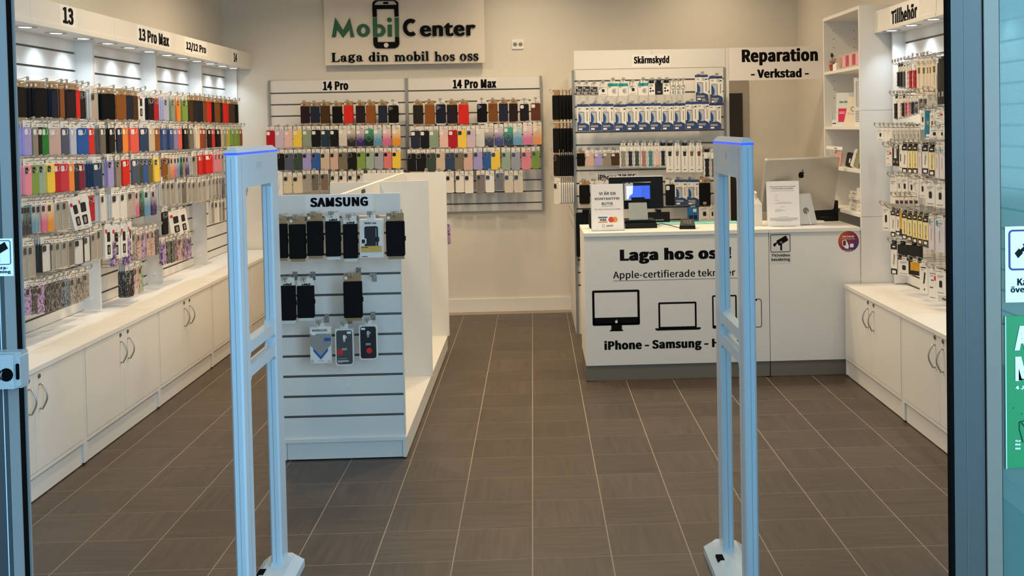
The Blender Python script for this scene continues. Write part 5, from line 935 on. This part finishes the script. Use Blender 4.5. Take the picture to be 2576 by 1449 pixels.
for f in ((0, 3, 2, 1), (0, 1, 5, 4), (4, 5, 6, 7), (7, 6, 9, 8), (3, 8, 9, 2), (1, 2, 9, 6, 5), (0, 4, 7, 8, 3)): b.f.append(tuple(n+i for i in f)); b.m.append(0)
b.build('terminal_body', BLACK, t)
b = MB(); Mk = Matrix.Translation((0, -.014, .0425)) @ Matrix.Rotation(R(27.5), 4, 'X')
for i in range(3):
    for j in range(3): b.box(-.024+i*.018, -.012+i*.018, -.022+j*.014, -.012+j*.014, .0, .002, 0, M=Mk)
b.build('keypad', mat('key_grey', '4c4a4a', .5), t)
t2 = thing('cable', 'thin black cable lying from the register to the card terminal', 'cable', (0, 0, Z))
b = MB(); b.tube([(.81, 6.80, .01), (.85, 6.80, .022), (.90, 6.74, .012), (.94, 6.68, .004), (.955, 6.65, .006)], .0025, 6); b.build('cord', BLACK, t2)
t = thing('desk_mat', 'light teal mat lying on the rear of the counter', 'desk mat', (0, 0, Z))
MB().box(.80, 1.40, 6.89, 7.05, .0, .004).build('mat_sheet', mat('teal_mat', '7fc8c8', .6), t)
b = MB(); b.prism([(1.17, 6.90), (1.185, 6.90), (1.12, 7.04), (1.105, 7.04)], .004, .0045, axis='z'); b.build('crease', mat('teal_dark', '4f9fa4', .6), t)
t = thing('sanitizer_bottle', 'white square pump bottle on the counter beside the right gate', 'bottle', (1.462, 6.70, Z))
b = MB(); b.box(-.040, .040, -.030, .030, 0, .145); n = len(b.v)
b.v += [(-.040, -.030, .145), (.040, -.030, .145), (.040, .030, .145), (-.040, .030, .145), (-.016, -.014, .185), (.016, -.014, .185), (.016, .014, .185), (-.016, .014, .185)]
for f in ((0, 1, 5, 4), (1, 2, 6, 5), (2, 3, 7, 6), (3, 0, 4, 7), (4, 5, 6, 7)): b.f.append(tuple(n+i for i in f)); b.m.append(0)
b.build('bottle_body', mat('white_plastic', 'e8e4dc', .35), t)
b = MB(); b.tube([(0, 0, .182), (0, 0, .205)], .013, 14); b.tube([(0, 0, .205), (0, 0, .222)], .005, 10); b.tube([(0, 0, .224), (.0, -.030, .222), (0, -.036, .216)], .0055, 8); b.tube([(0, 0, .222), (0, 0, .23)], .012, 12); b.build('pump', mat('white_plastic', 'e8e4dc'), t)
t = thing('certificate_stand', 'white printed certificate in an acrylic stand in front of the computer', 'sign', (1.636, 6.63, Z), 0); t.rotation_euler = (R(-5), 0, 0)
MB().box(-.107, .107, 0, .003, 0, .295).build('printed_sheet', PAPER, t); MB().box(-.109, .109, .003, .005, 0, .298).build('acrylic_back', mat('acrylic', 'c9ccca'), t); MB().box(-.109, .109, -.02, .08, 0, .004).build('acrylic_foot', mat('acrylic', 'c9ccca'), t)
GI = mat('print_soft_grey', '8a8886', .6)
text('Auktoriserade Apple-serviceverkstäder', -.088, .086, .256, .264, -.0006, mat('sign_ink', '4a4442'), t, bold=.01); text('och oberoende serviceställen', -.074, .070, .244, .252, -.0006, mat('sign_ink', '4a4442'), t, bold=.01)
for z, a, c in ((.233, -.08, .075), (.205, -.055, -.033), (.188, -.055, -.04), (.172, -.055, -.03), (.158, -.04, .05), (.150, -.055, .06), (.128, -.02, .012), (.110, -.055, -.01), (.104, -.055, .012), (.097, -.055, -.02), (.062, -.035, .03), (.054, -.094, .094), (.049, -.09, .092), (.044, -.092, .094), (.039, -.088, .08), (.034, -.05, .05)):
    MB().box(a, c, -.0006, 0, z-.0008, z+.0008).build('small_print', GI, t)
t = thing('desktop_computer', 'silver all-in-one computer seen from behind with dark fruit emblem', 'computer', (1.775, 6.75, Z), R(16))
AL2 = mat('anodised_aluminium', 'c9c4bb', .38, metal=.55, var=.02)
Ms = Matrix.Translation((0, 0, .252)) @ Matrix.Rotation(R(13), 4, 'X') @ Matrix.Rotation(R(0), 4, 'Y')
b = MB(); b.prism(rrect(-.278, .278, -.172, .197, .014, 5), -.012, .012, inset=.006, M=Ms); b.build('screen_housing', AL2, t)
e_ = bpy.data.objects.new('emblem_holder', None); bpy.data.objects.remove(e_)
apple(t, 0, 0, .050, 0, INK)
[c for c in t.children if c.name.startswith('fruit_emblem')]
for c in COL.objects:
    if c.parent == t and c.name.startswith('fruit_emblem'): c.matrix_basis = Ms @ Matrix.Translation((-.005, -.0125, .086))
b = MB(); P = [(0, -.05, .206), (0, -.062, .12), (0, -.075, .03), (0, -.070, .006), (0, -.03, .004), (0, .14, .004)]; P = [(0, -.048, .206), (0, -.092, .014), (0, -.085, .004), (0, .12, .002)]
n = len(b.v); hw = [.050, .072, .076, .076]; 
for (x, y, z), h_ in zip(P, hw): b.v += [(-h_, y, z), (h_, y, z)]
for (x, y, z), h_ in zip(P, hw): b.v += [(-h_, y+.006, z+(.004 if z < .01 else 0)), (h_, y+.006, z+(.004 if z < .01 else 0))]
for i in range(3): b.f += [(n+2*i, n+2*i+2, n+2*i+3, n+2*i+1), (n+8+2*i, n+9+2*i, n+11+2*i, n+10+2*i), (n+2*i, n+8+2*i, n+10+2*i, n+2*i+2), (n+2*i+1, n+2*i+3, n+11+2*i, n+9+2*i)]; b.m += [0]*4
b.build('stand_foot', mat('stand_aluminium', 'dde0e0', .3, metal=.4), t)
Mh = Matrix.Translation((0, -.0725, .095)) @ Matrix.Rotation(R(-12.9), 4, 'X')
b = MB(); b.prism(disc(0, 0, .021, 22), -.0028, .001, M=Mh); b.build('cable_hole', mat('hole_shade', '7d7468', .5), t)
b = MB(); b.tube([(.002, -.066, .10), (.006, -.084, .088), (.012, -.10, .03), (.016, -.108, .004)], .0022, 6); b.build('power_cord', PAPER, t)
t = thing('label_printer', 'black box-shaped printer at the right end of the counter', 'printer', (0, 0, Z))
b = MB(); b.prism([(1.885, 0), (2.078, 0), (2.078, .140), (1.885, .120)], 6.90, 7.04, inset=.002); b.build('printer_body', BLACK, t); MB().box(1.955, 2.02, 6.8985, 6.90, .022, .035).build('paper_slot', PAD, t)
t = thing('keyboard', 'slim white keyboard on the counter behind the computer foot', 'keyboard', (1.86, 6.95, Z), R(6))
MB().box(-.02, .10, -.10, -.03, 0, .008).build('keyboard_body', PAPER, t)
b = MB()
for i in range(6): b.box(-.015+i*.018, -.001+i*.018, -.09, -.04, .008, .0095)
b.build('key', mat('key_white', 'dcdad6', .5), t)
t = thing('paper_slip', 'loose white paper slip on the counter under the computer', 'paper', (1.83, 6.60, Z), R(3)); MB().box(-.12, .06, -.05, .03, 0, .002).build('sheet', PAPER, t)
t = thing('paper_slip', 'loose white paper slip between the gate and the certificate', 'paper', (1.50, 6.60, Z), R(-4)); MB().box(-.05, .05, -.04, .03, 0, .002).build('sheet', PAPER, t)
t = thing('tablet_sleeve', 'flat black tablet sleeve hanging at the lower left of the partition', 'sleeve', (.385, 7.90, 0))
b = MB(); b.prism(rrect(-.062, .055, .62, .962, .008), 0, .02, inset=.003); b.build('sleeve_body', BLACK, t); b = MB(); frame_poly(b, -.065, .058, .617, .966, .003, .006, .016, 0, .008); b.build('piping', mat('piping_grey', '8d8a86', .5), t)
b = MB(); b.box(-.01, .06, -.01, .01, .962, .985); b.build('hang_tab', BLACK, t)

# ---- things on the bookcase
t = thing('gift_box', 'clear gift box with pink letters on the top shelf of the bookcase', 'box', (2.13, 6.50, SHZ[0]), 0)
b = MB(); b.box(.0, .09, .0, .54, 0, .105); b.build('clear_box', mat('clear_plastic_box', 'e6cfc0', .15, alpha=.55), t)
PK = mat('pink_letter', 'b8435c', .5); PK2 = mat('pale_pink', 'e3a9b0', .5)
for i in range(6): MB().box(-.002, .0, .02+i*.070, .078+i*.070, .018, .090).build('letter_block', PK if i % 2 == 0 else PK2, t)
b = MB(); b.prism(disc(.485, .052, .036, 18), -.004, 0, axis='y', M=Matrix.Rotation(R(90), 4, 'Z') @ Matrix.Scale(-1, 4, (0, 1, 0)) if 0 else Matrix(((0, 1, 0, 0), (1, 0, 0, 0), (0, 0, 1, 0), (0, 0, 0, 1)))); b.build('round_tin', mat('tin_beige', 'b59a84', .4), t)
t = thing('flower_pot', 'small potted flowers at the far end of the top bookcase shelf', 'plant', (2.14, 7.18, SHZ[0]))
b = MB(); n = 14
for r_, z in ((.024, 0), (.032, .05), (.028, .05)): b.v += [(r_*math.cos(2*math.pi*i/n), r_*math.sin(2*math.pi*i/n), z) for i in range(n)]
for q in range(2):
    for i in range(n): b.f.append((q*n+i, q*n+(i+1) % n, (q+1)*n+(i+1) % n, (q+1)*n+i)); b.m.append(0)
b.f.append(tuple(range(2*n, 3*n))); b.m.append(0); b.f.append(tuple(range(n))[::-1]); b.m.append(0)
b.build('pot', mat('terracotta', '9c4a1e', .6), t)
for k in range(12):
    a = k*2.4; rr = .012+.024*((k*7) % 5)/5; p_ = Vector((rr*math.cos(a), rr*math.sin(a), .062+.012*(k % 3)))
    fb = MB(); fb.tube([(0, 0, .045), tuple(p_)], .0012, 4, 1)
    for q in range(5): an = 2*math.pi*q/5; fb.quad([tuple(p_), tuple(p_+Vector((.009*math.cos(an-.5), .009*math.sin(an-.5), .003))), tuple(p_+Vector((.013*math.cos(an), .013*math.sin(an), .006))), tuple(p_+Vector((.009*math.cos(an+.5), .009*math.sin(an+.5), .003)))])
    fb.build('flower', [mat('petal_peach', 'dfa28c', .6), mat('stem_green', '5c6b3a', .6)], t)
b = MB(); b.tube([(0, .03, .05), (0, .035, .12)], .002, 5)
for q in range(6): b.quad([(0, .035, .10+.004*q), (.012, .04, .11+.003*q), (.0, .035, .122+.003*q), (-.012, .03, .11+.003*q)])
b.build('leafy_stem', mat('leaf_dark', '4a5238', .6), t)
t = thing('white_box', 'small white box between flowers and gift box on the bookcase', 'box', (2.12, 7.09, SHZ[0])); MB().prism(rrect(0, .05, 0, .05, .006), -.03, .04, inset=.003).build('box_body', PAPER, t); MB().box(.01, .04, -.02, .03, .05, .058).build('lid', CARD, t)
t = thing('brochure_board', 'white leaflet board with a pink panel on the second bookcase shelf', 'brochure', (2.145, 7.0, SHZ[1]), R(-25)); t.rotation_euler = (R(-8), 0, R(-25))
MB().box(-.045, .11, 0, .004, 0, .235).build('board', mat('pale_print', 'dfe4e2', .5), t); MB().box(-.03, .025, -.0008, 0, .03, .125).build('pink_panel', mat('magenta_print', 'd81e5c', .5), t)
text('Byt till', -.022, .03, .16, .178, -.0008, mat('sign_ink', '4a4442'), t, bold=.02); text('Telenor', -.01, .03, .140, .150, -.0008, mat('sign_ink', '4a4442'), t, bold=.02) if 0 else None
MB().box(-.024, .012, -.0012, 0, .098, .102).build('print_line', PAPER, t); MB().box(-.024, .012, -.0012, 0, .088, .092).build('print_line', PAPER, t)
t = thing('leaflet_holder', 'low white leaflet holder at the far end of the second shelf', 'holder', (2.135, 7.13, SHZ[1]), R(-20))
b = MB(); b.box(-.03, .05, 0, .03, 0, .045); b.box(-.03, -.026, 0, .04, 0, .11); b.box(-.03, .05, .026, .03, .0, .085); b.build('holder_body', PAPER, t); MB().box(-.022, .01, -.0008, 0, .018, .024).build('print_line', INK, t); MB().box(.018, .04, -.0008, 0, .012, .026).build('print_line', GI, t)
t = thing('sim_card_display', 'tall white cardboard display with grey ladder print on the second shelf', 'display', (2.135, 6.60, SHZ[1]), R(-20)); t.rotation_euler = (R(-5), 0, R(-20))
MB().box(-.035, .05, 0, .02, 0, .32).build('display_body', PAPER, t)
b = MB(); frame_poly(b, -.022, .014, .13, .295, .004, -.001, 0, 0, .008)
for k in range(14): b.box(-.016, .008, -.001, 0, .142+k*.0105, .145+k*.0105)
for k in range(7): b.box(-.026, .02, -.001, 0, .03+k*.011, .035+k*.011)
b.build('ladder_print', mat('print_grey', '9b9793'), t)
t = thing('brochure', 'folded cream brochure leaning in front of the cardboard display', 'brochure', (2.15, 6.80, SHZ[1]), R(-25)); t.rotation_euler = (R(-14), R(10), R(-25))
MB().box(-.06, .05, 0, .003, 0, .20).build('cover', mat('cream_print', 'ecdcc4', .5), t); MB().box(-.05, .04, -.0008, 0, .085, .087).build('print_line', mat('rose_print', 'd8a59c', .5), t); MB().box(-.05, .04, -.0008, 0, .079, .081).build('print_line', mat('rose_print', 'd8a59c'), t)
b = MB(); frame_poly(b, -.035, .0, .10, .135, .006, -.0008, 0, 0, .017); b.build('round_print', GI, t)
# third shelf: leaning accessories
for i, (nm, lab, y, hh, colr, an, tl) in enumerate((('pouch', 'pink pouch with black cord hanging at the far end of the third shelf', 7.12, .10, 'd9a6a6', -70, 0), ('black_pouch', 'shiny black pouch on the third bookcase shelf', 6.86, .10, '141214', -60, 8), ('earphone_case', 'white phone case with round camera leaning on the third shelf', 6.76, .125, 'd8d6d2', -60, 18),
        ('notebook', 'olive edged case leaning right of the white one on the third shelf', 6.69, .135, '8a8560', -60, 16), ('notebook', 'grey case leaning in the middle of the third shelf row', 6.63, .14, '8d8f8c', -60, 14), ('notebook', 'dark case leaning beside the grey one on the third shelf', 6.58, .14, '2a2a2c', -60, 12), ('notebook', 'pale green case nearest the edge of the third shelf', 6.53, .145, 'b5bfa0', -60, 10))):
    t = thing(nm, lab, 'pouch' if 'pouch' in nm else 'phone case', (2.14, y, SHZ[2]+.003), R(an)); t.rotation_euler = (R(-6), R(tl), R(an))
    MB().prism(rrect(-.036, .036, 0, hh, .014, 4), 0, .012, inset=.003).build('shell', mat('acc_%d' % i, colr, .35), t)
    if i == 0: b = MB(); b.tube([(-.03, -.002, .09), (-.012, -.006, .115), (.0, 0, .13), (.02, .0, .11)], .0018, 5); b.build('cord', BLACK, t)
    elif i == 2: b = MB(); frame_poly(b, -.014, .014, .078, .106, .003, -.001, 0, 0, .013); b.build('camera_ring', GI, t)
    else: MB().box(-.006, .006, -.0008, 0, .03, .06).build('small_label', CARD, t)
t = thing('hanging_rail_card', 'white card rail under the second shelf of the bookcase', 'rail', (2.088, 6.95, SHZ[2]+.12)); MB().box(0, .004, -.12, .26, 0, .022).build('card_strip', PAPER, t); MB().box(-.0008, 0, .0, .06, .006, .014).build('print_line', GI, t)
k = 0
for lv in range(6):
    for s_ in range(2):
        if lv == 5 and s_ == 1: continue
        k += 1; y = 6.60+.15*s_+.01*((lv*3) % 4); t = thing('cable_box', 'flat white box, %s layer, %s stack on the lowest visible shelf' % (('bottom', 'second', 'third', 'fourth', 'fifth', 'top')[lv], ('near', 'far')[s_]), 'box', (2.13+.006*(lv % 3), y, SHZ[3]+lv*.0262), 0, 'flat white boxes stacked on the lowest visible shelf')
        MB().box(0, .16, -.07, .07, 0, .025).build('box_body', CARD, t); MB().box(-.0005, .0, -.05, .02, .008, .014).build('print_line', mat('rose_print', 'd8a59c') if lv % 2 else GI, t)
MB().box(2.0905, 2.36, 6.475, 7.235, .953, .957) if 0 else None

# ============================================================ security gates
GW = mat('gate_white', 'bfd0dc', .38, var=.01, coat=.2)
def gate(label, gx, side, y0=3.28, y1=3.80):
    """side=+1: the inner face looks towards +X; frame of two posts, head and two rungs; depth runs along Y"""
    t = thing('security_gate', label, 'security gate', (gx, y0, 0))
    L_ = y1-y0; hx = .020; H_ = 1.572
    def beam(name, a0, a1, z0, z1, w_=hx, ch=.006):
        # chamfered box: profile in the X-Y plane extruded upward
        b = MB(); P = [(-w_+ch, a0), (w_-ch, a0), (w_, a0+ch), (w_, a1-ch), (w_-ch, a1), (-w_+ch, a1), (-w_, a1-ch), (-w_, a0+ch)]
        n = len(b.v); b.v += [(x, y, z0) for x, y in P]+[(x, y, z1) for x, y in P]
        for i in range(8): j = (i+1) % 8; b.f.append((n+i, n+j, n+8+j, n+8+i)); b.m.append(0)
        b.f.append(tuple(n+i for i in range(8))[::-1]); b.m.append(0); b.f.append(tuple(n+8+i for i in range(8))); b.m.append(0)
        return b.build(name, GW, t)
    pw = .095
    beam('post', 0, pw, .03, H_-.12); beam('post', L_-pw, L_, .03, H_-.12)
    beam('head', 0, L_, H_-.12, H_-.008)
    b = MB(); b.box(-hx-.0006, hx+.0006, -.0006, L_+.0006, H_-.010, H_-.003); b.build('light_strip', mat('blue_led', '2038ff', .4, emit=LEDE), t)
    b = MB(); n = 0; P0 = [(-hx, 0), (hx, 0), (hx, L_), (-hx, L_)]; P1 = [(-hx+.012, .02), (hx-.012, .02), (hx-.012, L_-.03), (-hx+.012, L_-.03)]
    b.v = [(x, y, H_-.003) for x, y in P0]+[(x, y, H_+.014) for x, y in P1]
    for i in range(4): j = (i+1) % 4; b.f.append((i, j, 4+j, 4+i)); b.m.append(0)
    b.f += [(3, 2, 1, 0), (4, 5, 6, 7)]; b.m += [0, 0]; b.build('top_cap', GW, t)
    # corner fillets and rungs
    for z in (.905, .825):
        b = MB(); b.box(-hx+.004, hx-.004, pw-.004, L_-pw+.004, z, z+.038); b.build('rung', GW, t)
    for yy, s1 in ((pw, 1), (L_-pw, -1)):
        for zz, s2 in ((H_-.12, -1), (.943, 1), (.905, -1), (.863, 1), (.825, -1), (.055, 1)):
            b = MB(); b.v = [(-hx+.002, yy, zz), (hx-.002, yy, zz), (hx-.002, yy+s1*.014, zz), (-hx+.002, yy+s1*.014, zz), (-hx+.002, yy, zz+s2*.014), (hx-.002, yy, zz+s2*.014)]
            b.f = [(0, 1, 2, 3), (4, 3, 2, 5), (0, 3, 4), (1, 5, 2), (0, 4, 5, 1)]; b.m = [0]*5; b.build('corner_fillet', GW, t)
    b = MB(); b.box(-hx-.0005, -hx, pw*.5, pw*.5+.0012, .05, H_-.02); b.box(hx, hx+.0005, pw*.5, pw*.5+.0012, .05, H_-.02); b.box(-.0006, .0006, -.0005, 0, .05, H_-.02)
    b.box(-.0006, .0006, L_-pw-.0008, L_-pw, .05, .82); b.box(-.0006, .0006, L_-pw-.0008, L_-pw, .95, H_-.125); b.build('seam', mat('seam_blue_grey', '7f95a3', .5), t)
    b = MB(); xx = hx if side > 0 else -hx
    if side > 0: b.box(xx, xx+.0012, L_*.42, L_*.56, H_-.062, H_-.038)
    else: b.prism(disc(L_*.52, H_-.05, .014, 18), xx-.0014, xx, axis='x')
    b.build('emblem', mat('emblem_grey', 'b2c0c8', .4), t)
    # base
    b = MB(); P = [(-.075, -.03), (.075, -.03), (.075, L_+.02), (.045, L_+.05), (-.045, L_+.05), (-.075, L_+.02)]; Q = [(-.045, -.01), (.045, -.01), (.045, L_), (.03, L_+.02), (-.03, L_+.02), (-.045, L_)]
    b.v = [(x, y, 0) for x, y in P]+[(x, y, .028) for x, y in P]+[(x, y, .055) for x, y in Q]
    for q in (0, 6):
        for i in range(6): j = (i+1) % 6; b.f.append((q+i, q+j, q+6+j, q+6+i)); b.m.append(0)
    b.f += [tuple(range(6))[::-1], tuple(range(12, 18))]; b.m += [0, 0]; b.build('base', GW, t)
    b = MB(); b.box(-.055, -.030, L_-.17, L_-.12, .047, .056); b.build('base_socket', RUB, t)
    return t
gate('pale blue lit security gate standing left of the entrance passage', -.962, 1)
gate('security gate with grey inner face standing in front of the counter', .694, -1)

# ============================================================ goods on the walls
RN = ['top', 'second', 'third', 'fourth', 'fifth', 'hidden', 'lowest', 'seventh', 'eighth']
def left_bay(y): return min(range(5), key=lambda i: 0 if LB[i][0] <= y < LB[i][1] else 1) if y < 9.05 else 4
hang(LEFT_ITEMS, (1, 0), lambda x, y: x+2.68, lambda x, y: left_walls[left_bay(y)],
     lambda ri, x, y: '%s row, %s left bay' % (RN[ri], BAYN[left_bay(y)]), lambda ri: 'cases in the %s row of the left wall' % RN[ri],
     lambda ri, c: ri == 1 or (ri == 2 and c in ('crimson', 'rosered', 'navyblue', 'orange', 'wine', 'red', 'slate')) , loop=True)
def rb(y): return 0 if y > 5.43 else 1 if y > 4.43 else 2
RR = ['top', 'second', 'third', 'fourth', 'fifth', 'sixth', 'seventh', 'lowest']
hang(RIGHT_ITEMS, (-1, 0), lambda x, y: 2.355-x, lambda x, y: right_walls[rb(y)],
     lambda ri, x, y: '%s row, right wall' % RR[ri], lambda ri: 'accessories in the %s row of the right wall' % RR[ri], lambda ri, c: True)
B4 = ['top', 'second', 'third', 'lowest', 'fifth']
hang(PRO_ITEMS, (0, -1), lambda x, y: 9.03-y, lambda x, y: sw_pro, lambda ri, x, y: '%s row, left back panel' % B4[ri], lambda ri: 'cases in the %s row of the left back panel' % B4[ri], lambda ri, c: ri <= 1)
hang(PROMAX_ITEMS, (0, -1), lambda x, y: 9.03-y, lambda x, y: sw_max, lambda ri, x, y: '%s row, right back panel' % B4[ri], lambda ri: 'cases in the %s row of the right back panel' % B4[ri], lambda ri, c: ri == 0 or (ri == 1 and c not in ('yellow', 'palelilac')))
P5 = ['top', 'second', 'third', 'fourth', 'lowest']
hang(PROTECTOR_ITEMS, (0, -1), lambda x, y: 7.98-y, lambda x, y: sw_unit, lambda ri, x, y: '%s row, partition behind counter' % P5[ri], lambda ri: 'goods in the %s row of the partition' % P5[ri], lambda ri, c: True)
I3 = ['top', 'middle', 'bottom']
HC = len(COL.objects)
hang(ISLAND_ITEMS, (0, -1), lambda x, y: IY-y, lambda x, y: sw_isl, lambda ri, x, y: '%s row, display island' % I3[ri], lambda ri: 'cases in the %s row of the display island' % I3[ri], lambda ri, c: True)
# writing on the island's packages
for o_ in [o for o in list(COL.objects) if o.get('category') and 'display island' in o['label']]:
    nm_ = o_['label']
    if nm_.startswith('black white-carded'): text('holdit', -.016, .022, .001, .009, .0045, INK, o_, bold=.04)
    elif nm_.startswith('white windowed') and 'behind' not in nm_:
        text('Wallet Case', -.030, .026, -.021, -.011, -.002, INK, o_, bold=.02); text('Samsung', -.047, -.016, -.135, -.128, -.003, INK, o_, bold=.02)
    elif nm_.startswith('white blue-chevron'): text('MOBILIZE', -.037, .034, -.019, -.009, -.0012, mat('mobilize_ink', '4a5056', .5), o_, bold=.02)
    elif nm_.startswith('grey red-dotted'): text('SILICONE COVER', -.034, .018, -.160, -.153, -.0042, PAPER, o_, bold=.02)
# empty hook on the island
o = put(cached(('hook', .06), lambda: m_hook(.06)), 'hook', sw_isl, (-.796-(IX0+.004), 0, .905))
# cases on the side of the partition, seen edge on
SIDE = [(1.878, .19, 'W', 'black', 5, 'top'), (1.620, .19, 'W', 'black', 5, 'second'), (1.415, .17, 'S', 'black', 9, 'third'), (1.195, .165, 'C', 'offwhite', 8, 'lowest')]
for z, h_, k, c, n, rn in SIDE:
    for i in range(n):
        x = .170+i*(.135/n)+.012; item(k, c, (x, 7.99-.0, z), .076, h_, R(-90)+R(38 if i == 0 else 6), 0, '%s %s, %s from outer end of %s hook row, partition side' % (colour(c), KW[k], ORD[i], rn), 'cases on the side of the partition', front=(i == 0), white=False)
    hk = put(cached(('hook', .17), lambda: m_hook(.17)), 'hook', sw_unit); hk.matrix_basis = root_matrix(sw_unit).inverted() @ (Matrix.Translation((.313, 8.02, z+.02)) @ Matrix.Rotation(R(-90), 4, 'Z'))
item('M', 'purplemarble', (-.655, 7.56, .93), .07, .15, R(180), 0, 'purple marbled case on the rear side of the display island', 'case behind the island', front=False)
# ceiling downlight fixtures
for x, y, k_ in CEILING_SPOTS:
    t = thing('ceiling_downlight', 'round warm recessed ceiling downlight above the shop floor', 'downlight', (x, y, CEIL), 0, 'recessed ceiling downlights')
    b = MB(); n = 20; b.v = [(r_*math.cos(2*math.pi*k/n), r_*math.sin(2*math.pi*k/n), z) for r_, z in ((.105, 0), (.105, -.01), (.088, -.012), (.085, -.002)) for k in range(n)]
    for q in range(3):
        for k in range(n): j = (k+1) % n; b.f.append((q*n+k, q*n+j, (q+1)*n+j, (q+1)*n+k)); b.m.append(0)
    b.build('trim_ring', PAPER, t)
